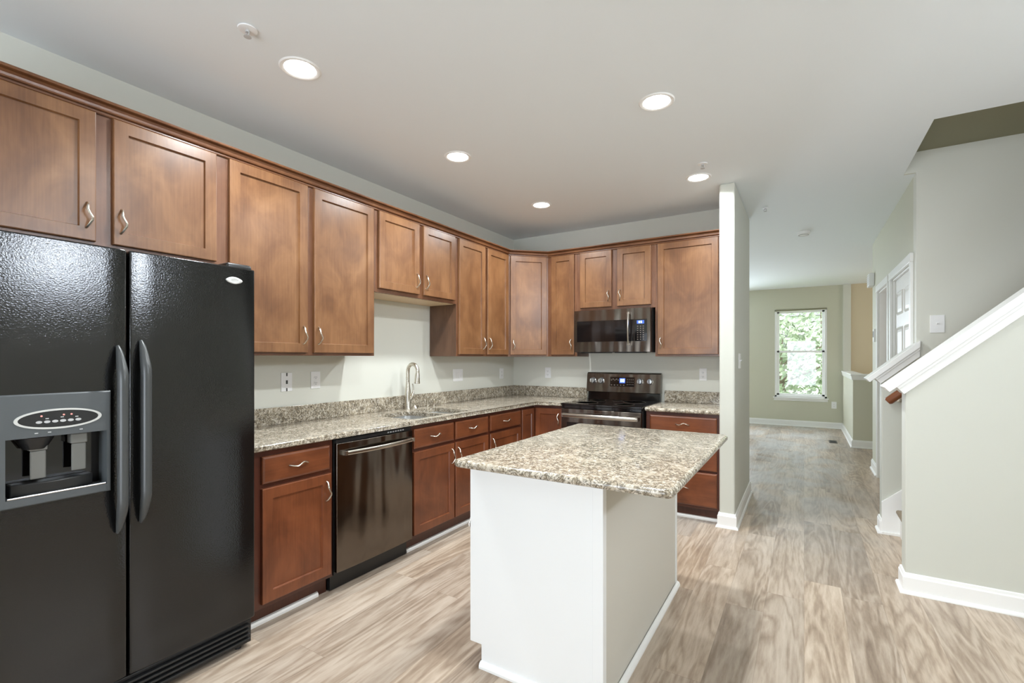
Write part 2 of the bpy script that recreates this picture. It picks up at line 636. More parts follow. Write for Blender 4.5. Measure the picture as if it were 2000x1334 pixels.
    def build(self, name, mat, parent=None, bev=0.0, smooth=False, loc=None, seg=2):
        me = bpy.data.meshes.new(name)
        bmesh.ops.recalc_face_normals(self.bm, faces=self.bm.faces)
        self.bm.to_mesh(me)
        self.bm.free()
        if loc is not None:
            me.transform(Matrix.Translation(-Vector(loc)))
        if smooth:
            for p in me.polygons:
                p.use_smooth = True
            try:
                me.set_sharp_from_angle(angle=math.radians(35))
            except Exception:
                pass
        me.materials.append(mat)
        o = bpy.data.objects.new(name, me)
        COL.objects.link(o)
        if parent is not None:
            o.parent = parent
        if loc is not None:
            o.location = loc
        if bev > 0:
            md = o.modifiers.new('bevel', 'BEVEL')
            md.width = bev
            md.segments = seg
            md.limit_method = 'ANGLE'
            md.angle_limit = math.radians(40)
        return o


def tag(o, label, cat, group=None):
    o['label'] = label
    o['category'] = cat
    if group:
        o['group'] = group
    return o


def thing(name, label, cat, loc=(0, 0, 0), rotz=0.0, group=None):
    o = bpy.data.objects.new(name, None)
    o.empty_display_size = 0.1
    COL.objects.link(o)
    o.location = loc
    o.rotation_euler = (0, 0, rotz)
    return tag(o, label, cat, group)


def struct(o):
    o['kind'] = 'structure'
    return o


def boxes(name, mat, bs, bev=0.0, parent=None):
    m = MB()
    for b in bs:
        m.box(*b)
    return m.build(name, mat, parent, bev)


# ------------------------------------------------------------------ room shell
T = 0.12
ZT = 5.2    # top of the stair shaft
struct(boxes('floor', M['floor'], [(XL - 0.3, XR + 0.3, YR - 0.3, YF + 0.3, -0.12, 0.0)]))
cb = MB()
for x0, x1, y0, y1 in ((XL - 0.2, 0.64, YR - 0.2, YF + 0.2), (0.64, XR + 0.2, YR - 0.2, 3.615), (0.64, XD, YS + 0.03, YF + 0.2), (XD, XR + 0.2, YS + 0.05, YF + 0.2)):
    cb.box(x0, x1, y0, y1, ZC, ZC + 0.15)
struct(cb.build('ceiling', M['ceiling']))
struct(boxes('wall_left', M['wall'], [(XL - T, XL, YR, YF, 0, ZC)]))
struct(boxes('wall_back', M['wall'], [(XL, XP1, YB, YB + T, 0, ZC)]))
struct(boxes('wall_far_near_side', M['wall_far'], [(XL, XP1, YP2 - 0.1, YP2, 0, ZC)]))
struct(boxes('wall_partition', M['wall_dimmed'], [(XP1, XP2, YP, YP2, 0, ZC)], 0.012))


def wall_with_holes(name, mat, axis, pos, thick, a0, a1, z0, z1, holes):
    m = MB()
    cuts = sorted(holes)
    cur = a0

    def B(s, e, zz0, zz1):
        if e - s < 1e-4 or zz1 - zz0 < 1e-4:
            return
        if axis == 'y':
            m.box(s, e, pos, pos + thick, zz0, zz1)
        else:
            m.box(pos, pos + thick, s, e, zz0, zz1)
    for (h0, h1, b0, b1) in cuts:
        B(cur, h0, z0, z1)
        B(h0, h1, z0, b0)
        B(h0, h1, b1, z1)
        cur = h1
    B(cur, a1, z0, z1)
    return struct(m.build(name, mat))


WX0, WX1, WZ0, WZ1 = -0.500, 0.372, 0.565, 2.30    # visible far window opening
wall_with_holes('wall_far', M['wall_far'], 'y', YF, T, XL, 0.62, 0, ZC, [(WX0, WX1, WZ0, WZ1), (-2.5, -1.6, WZ0, WZ1)])
wall_with_holes('wall_rear', M['wall'], 'y', YR - T, T, XL, XR, 0, ZC, [(-1.9, 0.5, 0.05, 2.15)])
wall_with_holes('wall_right', M['wall'], 'x', XR, T, YR - T, YK0, 0, ZC, [(1.3, 2.5, 2.17, 2.62)])

# far stairwell: half wall with cap, tan walls beyond
XH, YH = 0.62, 8.72
hw = MB()
hw.prism([(XH, YF), (XH, YH), (1.75, YH), (1.75, YH + 0.12), (XH + 0.12, YH + 0.12), (XH + 0.12, YF)], 0, 1.07)
struct(hw.build('wall_half', M['wall_far'], None, 0.008))
cp = MB()
cp.sweep([(XH + 0.06, YF - 0.001), (XH + 0.06, YH + 0.06), (1.74, YH + 0.06)],
         [(-0.085, 1.07), (0.085, 1.07), (0.09, 1.085), (0.085, 1.10), (-0.085, 1.10)], side=1)
cp.sweep([(XH, YF - 0.001), (XH, YH), (1.74, YH)], [(0, 1.01), (0.012, 1.012), (0.02, 1.07), (0, 1.07)], side=1)
struct(cp.build('trim_1', M['trim'], None, 0.003))
struct(boxes('wall_stairwell_pilaster', M['wall'], [(0.62, 0.745, YF - 0.04, YF + T, 0, ZC)], 0.006))
struct(boxes('wall_stairwell_front', M['wall_tan'], [(0.745, XR + T, YF, YF + T, 0, ZC)]))
struct(boxes('wall_stairwell_right', M['wall_tan'], [(XR, XR + T, YD2, YF, 0, ZC)]))

# wall with the two doors
D1 = (5.92, 6.66)     # doorway clear openings (y)
D2 = (4.755, 5.70)
ZD = 2.075
wall_with_holes('wall_doors', M['wall_far'], 'x', XD, T, YS + 0.11, YD2, 0, ZC, [(D2[0], D2[1], 0, ZD), (D1[0], D1[1], 0, ZD)])
struct(boxes('wall_doors_return', M['wall_far'], [(XD + T, XR, YD2 - T, YD2, 0, ZC)]))
# stair shaft
ws = MB()
ws.box(XD, 4.2, YS, YS + 0.11, 0, ZT)
ws.box(0.6401, XD, YS, YS + 0.0299, ZC + 0.0003, ZT)
struct(ws.build('wall_stair_back', M['wall']))
struct(boxes('wall_stair_upper_near', M['wall'], [(0.60, 4.2, 3.495, 3.615, ZC + 0.15, ZT)]))
struct(boxes('wall_stair_upper_left', M['wall'], [(0.50, 0.62, 3.615, YS, ZC + 0.15, ZT)]))
struct(boxes('wall_stair_end', M['wall'], [(4.2, 4.32, 3.49, YS + 0.11, 0, ZT)]))
struct(boxes('ceiling_stair_shaft', M['ceiling'], [(0.5, 4.32, 3.49, YS + 0.11, ZT, ZT + 0.1)]))
struct(boxes('ceiling_stair_soffit', M['olive_shade'], [(0.62, 3.2, 3.615, YS, ZC + 0.152, ZC + 0.20)]))  # stairwell shade is put into this panel's dark colour
struct(boxes('wall_stair_side', M['wall_dimmed'], [(XR, 4.2, YK0, YK1, 0, ZT)]))

# knee walls of the stair
SL = 0.89
KX = 0.493


def knee(name, x0, x1, y0, y1, z0):
    xt = x0 + (ZC - z0) / SL
    pts = [(x0, 0), (x1, 0)]
    if xt < x1:
        pts += [(x1, ZC), (xt, ZC), (x0, z0)]
    else:
        pts += [(x1, z0 + (x1 - x0) * SL), (x0, z0)]
    m = MB()
    m.prism(pts, y0, y1, 'xz')
    return struct(m.build(name, M['wall_dimmed'], None, 0.006))


knee('wall_knee_near', KX, XR, YK0, YK1, 1.150 + 0.056)
knee('wall_knee_far', 0.505, XD, YS, YS + 0.11, 1.160 + 0.056)


def cap(name, x0, x1, ya, yb, zref, xref):
    """sloped handrail cap over a knee wall: flat board over a cove/fascia on both faces"""
    z = lambda x: zref + (x - xref) * SL
    m = MB()
    n = Vector((-SL, 1)).normalized()      # (x,z) normal of slope
    d = Vector((1, SL)).normalized()

    def strip(xs, xe, o0, o1, y0, y1):
        # perpendicular-cut end at xs
        a = Vector((xs, z(xs)))
        b = Vector((xe, z(xe)))
        p = [a + n * o0, b + n * o0, b + n * o1, a + n * o1]
        if True:
            # plumb cut at upper end
            def plumb(q):
                t = (xe - q.x) / d.x
                return q + d * t
            p[1], p[2] = plumb(p[1]), plumb(p[2])
        m.prism([(q.x, q.y) for q in p], y0, y1, 'xz')
    strip(x0 - 0.045, x1, 0.045, 0.082, ya - 0.034, yb + 0.034)
    strip(x0 - 0.012, x1, -0.008, 0.045, ya - 0.016, ya + 0.004)
    strip(x0 - 0.012, x1, 0.028, 0.045, ya - 0.024, ya + 0.004)
    strip(x0 - 0.012, x1, -0.008, 0.045, yb - 0.004, yb + 0.016)
    strip(x0 - 0.012, x0 - 0.001, -0.008, 0.045, ya + 0.004, yb - 0.004)
    return struct(m.build(name, M['trim'], None, 0.003))


cap('trim_2', KX, 2.2, YK0, YK1, 1.150, KX)
cap('trim_3', 0.505, XD + 0.02, YS, YS + 0.11, 1.160, 0.505)

# baseboards (board + shoe)
BP = [(0, 0), (0.027, 0), (0.027, 0.006), (0.022, 0.016), (0.014, 0.020), (0.014, 0.092), (0.010, 0.100), (0.008, 0.112), (0, 0.116)]


def baseboard(side_name, path, side, seg=None):
    m = MB()
    m.sweep(path, BP, side)
    return struct(m.build('baseboard_' + side_name, M['trim']))


baseboard('partition', [(XP1, YP + 0.05), (XP1, YP), (XP2, YP), (XP2, YP2), (XP1 - 2.2, YP2)], 1) if False else None
bb = MB()
bb.sweep([(XP1 + 0.001, YP + 0.045), (XP1 + 0.001, YP), (XP2, YP), (XP2, YP2), (XL, YP2)], BP, 1)
struct(bb.build('baseboard_partition', M['trim']))
baseboard('knee_near', [(XR, YK0), (KX, YK0), (KX, YK1), (KX + 0.1, YK1)], -1)
baseboard('knee_far', [(0.60, YS), (0.505, YS), (0.505, YS + 0.11), (XD, YS + 0.11)], -1)
baseboard('doors', [(XD, D1[1] + 0.075), (XD, YD2), (XD + 1.5, YD2)], -1)
baseboard('doors_middle', [(XD, D2[1] + 0.072), (XD, D1[0] - 0.072)], -1)
baseboard('far', [(XL, YF), (XH, YF), (XH, YH), (1.74, YH)], 1)
baseboard('rear', [(-1.9, YR), (XL, YR), (XL, 0.3)], 1)
baseboard('right', [(XR, YR), (XR, YK0)], -1)


# ------------------------------------------------------------------ doors in the hall
def casing(m, y0, y1, zt, x, wd=0.07, th=0.018, z0=0.0):
    m.box(x - th, x, y0 - wd, y0, z0, zt + wd)
    m.box(x - th, x, y1, y1 + wd, z0, zt + wd)
    m.box(x - th - 0.004, x, y0 - wd - 0.004, y1 + wd + 0.004, zt + 0.0, zt + wd)
    # jamb
    m.box(x, x + T, y0, y0 + 0.016, z0, zt)
    m.box(x, x + T, y1 - 0.016, y1, z0, zt)
    m.box(x, x + T, y0, y1, zt - 0.016, zt)


d2 = bpy.data.objects.new('door_2', None)
COL.objects.link(d2)
d2.location = (XD, D2[0], 0)
struct(d2)
m = MB()
casing(m, D2[0], D2[1], ZD, XD)
m.build('casing', M['trim'], d2, 0.003, loc=None).matrix_parent_inverse = Matrix.Translation((-XD, -D2[0], 0))


def panel_door(parent, y0, y1, xf, mat):
    """six panel leaf facing -x, front face at xf"""
    m = MB()
    m.box(xf, xf + 0.035, y0, y1, 0.01, ZD - 0.018)
    wd = y1 - y0
    st, mu = 0.11, 0.09
    pw = (wd - 2 * st - mu) / 2
    for (z0, z1) in ((0.24, 0.82), (0.98, 1.62), (1.73, 1.94)):
        for k in range(2):
            a = y0 + st + k * (pw + mu)
            q = 0.012
            m.loops([[(xf - 0.0, a, z0), (xf - 0.0, a + pw, z0), (xf - 0.0, a + pw, z1), (xf - 0.0, a, z1)],
                     [(xf - 0.009, a + q, z0 + q), (xf - 0.009, a + pw - q, z0 + q), (xf - 0.009, a + pw - q, z1 - q), (xf - 0.009, a + q, z1 - q)],
                     [(xf - 0.001, a + 2 * q, z0 + 2 * q), (xf - 0.001, a + pw - 2 * q, z0 + 2 * q), (xf - 0.001, a + pw - 2 * q, z1 - 2 * q), (xf - 0.001, a + 2 * q, z1 - 2 * q)],
                     [(xf - 0.006, a + 4 * q, z0 + 4 * q), (xf - 0.006, a + pw - 4 * q, z0 + 4 * q), (xf - 0.006, a + pw - 4 * q, z1 - 4 * q), (xf - 0.006, a + 4 * q, z1 - 4 * q)]])
    o = m.build('door_leaf', mat, parent)
    o.matrix_parent_inverse = Matrix.Translation(-Vector(parent.location))
    return o


def inv(o, parent):
    o.parent = parent
    o.matrix_parent_inverse = Matrix.Translation(-Vector(parent.location))
    return o


panel_door(d2, D2[0] + 0.018, D2[1] - 0.018, XD + 0.02, M['door_white'])
m = MB()
for z in (0.25, 1.05, 1.85):
    m.cyl((XD + 0.012, D2[0] + 0.018, z - 0.045), (XD + 0.012, D2[0] + 0.018, z + 0.045), 0.007, n=10)
inv(m.build('door_hinge', M['legend_dim']), d2)
m = MB()
m.lathe([(0.0, -0.062), (0.018, -0.06), (0.027, -0.045), (0.022, -0.03), (0.010, -0.024), (0.010, -0.006), (0.028, -0.004), (0.028, 0)], (XD + 0.02, D2[1] - 0.085, 0.95), 'x', 20)
inv(m.build('door_knob', M['nickel'], smooth=True), d2)

d1 = bpy.data.objects.new('door_1', None)
COL.objects.link(d1)
d1.location = (XD, D1[0], 0)
struct(d1)
m = MB()
casing(m, D1[0], D1[1], ZD, XD)
inv(m.build('casing', M['trim'], None, 0.003), d1)
m = MB()
m.box(XD + 0.075, XD + 0.11, D1[0] + 0.018, D1[1] - 0.018, 0.01, ZD - 0.018)
inv(m.build('door_leaf', M['door_pink'], None, 0.002), d1)
m = MB()
m.lathe([(0.0, -0.062), (0.018, -0.06), (0.027, -0.045), (0.022, -0.03), (0.010, -0.024), (0.010, -0.006), (0.028, -0.004), (0.028, 0)], (XD + 0.075, D1[1] - 0.085, 0.95), 'x', 20)
inv(m.build('door_knob', M['nickel'], smooth=True), d1)


# ------------------------------------------------------------------ windows
def window_y(name, x0, x1, z0, z1, ywall, inward, sill=True, gridcols=1):
    """double hung window in a wall lying across y; inward = -1 when the room is on the -y side"""
    e = bpy.data.objects.new(name, None)
    COL.objects.link(e)
    e.location = ((x0 + x1) / 2, ywall, z0)
    struct(e)
    i = inward
    yo = ywall - i * 0.05
    m = MB()
    f = 0.035

    def bx(m, a, b, c, d, e1, e2):
        m.box(a, b, min(c, d), max(c, d), e1, e2)
    bx(m, x0, x0 + f, ywall - i * 0.002, ywall - i * 0.11, z0, z1)
    bx(m, x1 - f, x1, ywall - i * 0.002, ywall - i * 0.11, z0, z1)
    bx(m, x0, x1, ywall - i * 0.002, ywall - i * 0.11, z1 - f, z1)
    bx(m, x0, x1, ywall - i * 0.002, ywall - i * 0.11, z0, z0 + f)
    inv(m.build('window_frame', M['trim'], None, 0.002), e)
    zm = (z0 + z1) / 2 + 0.03
    for nm, za, zb, yy in (('upper_sash', zm - 0.02, z1 - f, yo - i * 0.03), ('lower_sash', z0 + f, zm + 0.02, yo)):
        m = MB()
        s = 0.042
        bx(m, x0 + f, x0 + f + s, yy, yy - i * 0.03, za, zb)
        bx(m, x1 - f - s, x1 - f, yy, yy - i * 0.03, za, zb)
        bx(m, x0 + f, x1 - f, yy, yy - i * 0.03, za, za + s * 0.8)
        bx(m, x0 + f, x1 - f, yy, yy - i * 0.03, zb - s * 0.8, zb)
        sa = inv(m.build(nm, M['trim'], None, 0.002), e)
        m = MB()
        bx(m, x0 + f + s, x1 - f - s, yy - i * 0.012, yy - i * 0.016, za + s * 0.8, zb - s * 0.8)
        g = m.build('pane', M['glass'])
        g.parent = sa
        for q in (1, 2):
            m = MB()
    m = MB()
    for q in (0.3, 0.7):
        bx(m, x0 + (x1 - x0) * q - 0.018, x0 + (x1 - x0) * q + 0.018, yo + i * 0.0, yo + i * 0.016, zm + 0.015, zm + 0.03)
    inv(m.build('sash_lock', M['trim']), e)
    if sill:
        m = MB()
        bx(m, x0 - 0.03, x1 + 0.03, ywall + i * 0.035, ywall - i * 0.05, z0 - 0.022, z0)
        bx(m, x0 - 0.015, x1 + 0.015, ywall + i * 0.014, ywall, z0 - 0.07, z0 - 0.022)
        inv(m.build('window_sill', M['trim'], None, 0.003), e)
    return e


w1 = window_y('window_1', WX0, WX1, WZ0, WZ1, YF, -1)
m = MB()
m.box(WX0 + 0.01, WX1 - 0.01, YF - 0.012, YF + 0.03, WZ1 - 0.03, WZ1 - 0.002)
inv(m.build('head_shadow_strip', M['olive_shade'], None, 0.002), w1)  # strip coloured as the shadow under the window head
window_y('window_2_added', -2.5, -1.6, WZ0, WZ1, YF, -1)  # unseen window added to brighten the far room
# rear patio door and right window, added out of frame to light the room
e = bpy.data.objects.new('door_3_added', None)
COL.objects.link(e)
e.location = (-0.7, YR, 0)
struct(e)
m = MB()
for a, b in ((-1.9, -1.83), (-0.74, -0.66), (0.43, 0.5)):
    m.box(a, b, YR - 0.10, YR - 0.04, 0.05, 2.15)
m.box(-1.9, 0.5, YR - 0.10, YR - 0.04, 0.05, 0.14)
m.box(-1.9, 0.5, YR - 0.10, YR - 0.04, 2.08, 2.15)
inv(m.build('door_frame', M['trim'], None, 0.002), e)
m = MB()
m.box(-1.83, 0.43, YR - 0.072, YR - 0.068, 0.14, 2.08)
inv(m.build('pane', M['glass']), e)
e = bpy.data.objects.new('window_3_added', None)
COL.objects.link(e)
e.location = (XR, 1.9, 2.17)
struct(e)
m = MB()
for a, b in ((1.3, 1.34), (1.88, 1.92), (2.46, 2.5)):
    m.box(XR + 0.02, XR + 0.09, a, b, 2.17, 2.62)
m.box(XR + 0.02, XR + 0.09, 1.3, 2.5, 2.17, 2.20)
m.box(XR + 0.02, XR + 0.09, 1.3, 2.5, 2.59, 2.62)
inv(m.build('window_frame', M['trim'], None, 0.002), e)
m = MB()
m.box(XR + 0.05, XR + 0.054, 1.34, 2.46, 2.2, 2.59)
inv(m.build('pane', M['glass']), e)


# ------------------------------------------------------------------ cabinet parts
def handle(parent, cx, cz, vertical=True, yf=-0.02, n=14, ln=0.107):
    prof = [(0, 0.0, 0.0), (0.05, -0.001, 0.012), (0.16, -0.004, 0.021), (0.30, -0.006, 0.026), (0.42, -0.001, 0.028),
            (0.58, 0.009, 0.027), (0.68, 0.010, 0.025), (0.84, 0.003, 0.019), (0.95, -0.002, 0.011), (1.0, -0.004, 0.0)]
    pts = []
    for s, lat, out in prof:
        al = (0.5 - s) * ln
        if vertical:
            pts.append((cx + lat, yf - out, cz + al))
        else:
            pts.append((cx - al, yf - out, cz + lat))
    r = [0.0052, 0.0044, 0.0048, 0.0053, 0.0047, 0.0047, 0.0051, 0.0047, 0.0042, 0.0046]
    m = MB()
    m.tube(pts, r, n=10, flat=(1.0, 0.85))
    return m.build('handle', M['nickel'], parent, smooth=True)


def shaker(parent, x0, x1, z0, z1, y0=0.0, t=0.02, st=0.055, mat=None, name='cabinet_door'):
    def R(i, y):
        return [(x0 + i, y, z0 + i), (x1 - i, y, z0 + i), (x1 - i, y, z1 - i), (x0 + i, y, z1 - i)]
    yf = y0 - t
    m = MB()
    m.loops([R(0, y0), R(0, yf + 0.004), R(0.0012, yf + 0.0012), R(0.004, yf), R(st, yf), R(st + 0.001, yf + 0.004), R(st + 0.0035, yf + 0.011)])
    return m.build(name, mat or M['wood'], parent)


def slab(parent, x0, x1, z0, z1, y0=0.0, t=0.02, name='drawer'):
    def R(i, y):
        return [(x0 + i, y, z0 + i), (x1 - i, y, z0 + i), (x1 - i, y, z1 - i), (x0 + i, y, z1 - i)]
    yf = y0 - t
    m = MB()
    m.loops([R(0, y0), R(0, yf + 0.007), R(0.003, yf + 0.0035), R(0.009, yf + 0.001), R(0.012, yf)])
    return m.build(name, M['wood_h'], parent)


def body(parent, wd, z0, z1, depth, frame_rects=(), toe=False, bottom_mat=None, side_left=False):
    """carcass box standing behind y=0, with a face frame in the same wood"""
    m = MB()
    zz = z0 if not toe else 0.10
    m.box(0, wd, 0.0, depth, zz, z1)
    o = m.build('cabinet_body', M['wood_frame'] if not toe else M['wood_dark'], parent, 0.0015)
    if bottom_mat:
        m = MB()
        m.box(0.012, wd - 0.012, 0.018, depth - 0.002, z0 - 0.004, z0 + 0.004)
        m.build('underside', bottom_mat, parent)
    if toe:
        m = MB()
        m.box(0.0, wd, 0.055, 0.075, 0.0, 0.10)
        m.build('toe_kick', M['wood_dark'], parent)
    return o


LEFT = PI / 2
XU = XL + 0.305
XB = XL + 0.61
YU = YB - 0.305
YBB = YB - 0.61
ZUB, ZUT = 1.355, 2.43
ZDB, ZDT = 1.372, 2.388
ZSB, ZSD = 1.809, 1.838


def wall_cab(label, loc, rot, wd, z0, doors, hand, group='stained maple wall cabinets', under=None):
    t = thing('wall_cabinet', label, 'cabinet', (loc[0], loc[1], z0), rot, group)
    # children are built with world heights, so shift them down by z0
    def shift(o):
        o.location.z = -z0
        return o
    shift(body(t, wd, z0, ZUT, 0.303))
    if under:
        for c in list(t.children):
            pass
        m = MB()
        m.box(0.014, wd - 0.014, 0.02, 0.30, z0 - 0.003, z0 + 0.003)
        shift(m.build('underside', under, t))
    for (a, b, zb), h in zip(doors, hand):
        d = shift(shaker(t, a, b, zb, ZDT))
        if h == 'r':
            handle(d, b - 0.030, zb + 0.105)
        elif h == 'l':
            handle(d, a + 0.030, zb + 0.105)
    return t


# left wall, from the fridge to the corner; local x = world y
wall_cab('short two-door wall cabinet directly above the black refrigerator', (XU, 0.31), LEFT, 1.341 - 0.31, 1.81,
         [(0.368 - 0.31, 0.797 - 0.31, 1.836), (0.856 - 0.31, 1.285 - 0.31, 1.836)], 'rl')
wall_cab('widest tall two-door wall cabinet just right of the refrigerator', (XU, 1.341), LEFT, 2.35 - 1.341, ZUB,
         [(1.349 - 1.341, 1.812 - 1.341, ZDB), (1.856 - 1.341, 2.332 - 1.341, ZDB)], 'rl')
wall_cab('short two-door wall cabinet above the sink faucet with pale underside', (XU, 2.35), LEFT, 3.28 - 2.35, ZSB,
         [(2.382 - 2.35, 2.797 - 2.35, ZSD), (2.844 - 2.35, 3.247 - 2.35, ZSD)], 'rl', under=M['maple'])
wall_cab('tall narrow two-door wall cabinet between sink and corner, bare dark side', (XU, 3.28), LEFT, 4.133 - 3.28, ZUB,
         [(3.304 - 3.28, 3.698 - 3.28, ZDB), (3.739 - 3.28, 4.117 - 3.28, ZDB)], 'rl')
sc_ = [o for o in bpy.data.objects if o.get('label', '').startswith('tall narrow two-door')][0]
m = MB()
m.box(-0.0015, 0.0, 0.002, 0.301, 0.002, ZSB - ZUB - 0.002)
m.build('side_panel', M['wood_side'], sc_)['label'] = 'darker laminate side panel'
# diagonal corner cabinet
ct = thing('wall_cabinet', 'diagonal one-door corner wall cabinet where the two runs meet', 'cabinet', (XU, 4.133, ZUB), 0, 'stained maple wall cabinets')
m = MB()
m.prism([(0, 0), (0.305, 0.305), (0.305, 0.607), (-0.303, 0.607), (-0.303, 0)], 0, ZUT - ZUB)
m.build('cabinet_body', M['wood_frame'], ct, 0.0015)
dl = 0.305 * math.sqrt(2)
dd = shaker(ct, 0.022, dl - 0.022, ZDB - ZUB, ZDT - ZUB)
dd.rotation_euler = (0, 0, PI / 4)
handle(dd, 0.022 + 0.030, ZDB - ZUB + 0.105)
# back wall; local x = world x
XR0, XR1 = -1.955, -1.172        # range bay
wall_cab('narrow one-door wall cabinet left of the microwave', (-2.283, YU), 0, XR0 - -2.283, ZUB,
         [(-2.24 + 2.283, -1.981 + 2.283, ZDB)], 'r')
wall_cab('short two-door wall cabinet above the microwave', (XR0, YU), 0, XR1 - XR0, ZSB,
         [(-1.917 - XR0, -1.588 - XR0, ZSD), (-1.532 - XR0, -1.209 - XR0, ZSD)], 'rl')
wall_cab('wide one-door wall cabinet between the microwave and the white column', (XR1, YU), 0, XP1 - XR1 - 0.004, ZUB,
         [(-1.148 - XR1, -0.630 - XR1, ZDB)], 'l')

# crown moulding following all wall cabinets
m = MB()
CP = [(-0.006, 2.389), (0.006, 2.389), (0.010, 2.393), (0.010, 2.398), (0.003, 2.400), (0.003, 2.404), (0.014, 2.406), (0.017, 2.411), (0.019, 2.420),
      (0.027, 2.427), (0.032, 2.429), (0.026, 2.431), (0.040, 2.435), (0.042, 2.439), (0.040, 2.446), (-0.006, 2.446)]
m.sweep([(XU, 0.31), (XU, 4.133), (XU + 0.305, YU), (XP1 - 0.004, YU)], [(a + 0.001, b) for a, b in CP], 1)
cr = m.build('crown_moulding', M['wood_crown'], None)
tag(cr, 'long stained crown moulding running along the tops of all wall cabinets', 'moulding')


# ------------------------------------------------------------------ base cabinets
def base_cab(label, loc, rot, wd, depth=0.60, drawers=(), doors=(), group='stained maple base cabinets', ztop=0.88, hollow=False):
    t = thing('base_cabinet', label, 'cabinet', (loc[0], loc[1], 0), rot, group)
    if hollow:
        m = MB()
        m.box(0, wd, 0, 0.02, 0.10, ztop)
        m.box(0, 0.018, 0.02, depth, 0.10, ztop)
        m.box(wd - 0.018, wd, 0.02, depth, 0.10, ztop)
        m.box(0.018, wd - 0.018, 0.02, depth, 0.10, 0.118)
        m.box(0.018, wd - 0.018, depth - 0.006, depth, 0.118, ztop)
        m.build('cabinet_body', M['wood_dark'], t)
        m = MB()
        m.box(0.0, wd, 0.055, 0.075, 0.0, 0.10)
        m.build('toe_kick', M['wood_dark'], t)
    else:
        body(t, wd, 0, ztop, depth, toe=True)
    for (a, b, z0, z1) in drawers:
        d = slab(t, a, b, z0, z1)
        handle(d, (a + b) / 2, (z0 + z1) / 2 + 0.002, vertical=False)
    for (a, b, z0, z1, h) in doors:
        d = shaker(t, a, b, z0, z1, mat=M['wood_base_shaded'])
        if h:
            handle(d, (b - 0.030) if h == 'r' else (a + 0.030), z1 - 0.095)
    return t


ZD0, ZD1, ZP0, ZP1 = 0.716, 0.852, 0.125, 0.694
y = 1.298
base_cab('base cabinet with one drawer and door between refrigerator and dishwasher', (XB, y), LEFT, 1.764 - y, drawers=[(1.345 - y, 1.737 - y, ZD0, ZD1)],
         doors=[(1.345 - y, 1.744 - y, ZP0, ZP1, 'r')])
y = 2.400
base_cab('sink base cabinet with two doors, right of the dishwasher', (XB, y), LEFT, 3.322 - y, drawers=[(2.414 - y, 2.846 - y, ZD0, ZD1), (2.867 - y, 3.306 - y, ZD0, ZD1)],
         doors=[(2.410 - y, 2.848 - y, ZP0, ZP1, 'r'), (2.865 - y, 3.306 - y, ZP0, ZP1, 'l')], hollow=True)
y = 3.322
base_cab('base cabinet with one drawer and door between sink cabinet and corner', (XB, y), LEFT, 3.862 - y, drawers=[(3.338 - y, 3.846 - y, ZD0, ZD1)],
         doors=[(3.338 - y, 3.846 - y, ZP0, ZP1, 'l')])
# corner cabinet with folding door
cc = thing('base_cabinet', 'L-shaped corner base cabinet with folding door, left of the range', 'cabinet', (XB, YBB, 0), 0, 'stained maple base cabinets')
m = MB()
yl = 3.862 - YBB
xr = XR0 - XB
m.prism([(0, yl), (0, 0), (xr, 0), (xr, 0.605), (-0.605, 0.605), (-0.605, yl)], 0.10, 0.88)
m.build('cabinet_body', M['wood_dark'], cc, 0.0015)
m = MB()
m.prism([(-0.055, yl), (-0.055, 0.055), (xr, 0.055), (xr, 0.075), (-0.075, 0.075), (-0.075, yl)], 0.0, 0.10)
m.build('toe_kick', M['wood_dark'], cc)
dA = shaker(cc, 3.872 - YBB, -0.022, ZP0, ZD1, y0=0, mat=M['wood_base_shaded'])          # local x runs along world y after the turn
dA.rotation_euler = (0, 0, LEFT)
dB = shaker(cc, 0.022, xr - 0.020, ZP0, ZD1, mat=M['wood_base_shaded'])
handle(dB, xr - 0.050, ZD1 - 0.100)
y = XR1 + 0.002
base_cab('base cabinet with three drawers between the range and the white column', (y, YBB), 0, XP1 - y - 0.003,
         drawers=[(-1.134 - y, -0.596 - y, ZD0 + 0.004, ZD1), (-1.134 - y, -0.596 - y, 0.420, 0.700), (-1.134 - y, -0.596 - y, ZP0, 0.402)])

# white shoe moulding at the toe kicks
for nm, pth in (('left', [(XB - 0.055, 1.29), (XB - 0.055, 1.705)]), ('sink', [(XB - 0.055, 2.402), (XB - 0.055, YBB + 0.055), (XR0, YBB + 0.055)]),
                ('range', [(XR1 + 0.002, YBB + 0.055), (XP1 - 0.002, YBB + 0.055)])):
    m = MB()
    m.sweep(pth, [(0, 0), (0.014, 0), (0.014, 0.012), (0.009, 0.022), (0, 0.026)], 1)
    struct(m.build('baseboard_' + nm + '_toe', M['trim']))


# ------------------------------------------------------------------ granite
def evaluated(o, name, parent=None):
    dg = bpy.context.evaluated_depsgraph_get()
    me = bpy.data.meshes.new_from_object(o.evaluated_get(dg))
    me.name = name
    for md in list(o.modifiers):
        o.modifiers.remove(md)
    o.data = me
    return o


def rrect(x0, x1, y0, y1, r, n=6):
    pts = []
    for cx, cy, a0 in ((x1 - r, y1 - r, 0), (x0 + r, y1 - r, PI / 2), (x0 + r, y0 + r, PI), (x1 - r, y0 + r, 3 * PI / 2)):
        for k in range(n + 1):
            a = a0 + PI / 2 * k / n
            pts.append((cx + r * math.cos(a), cy + r * math.sin(a)))
    return pts


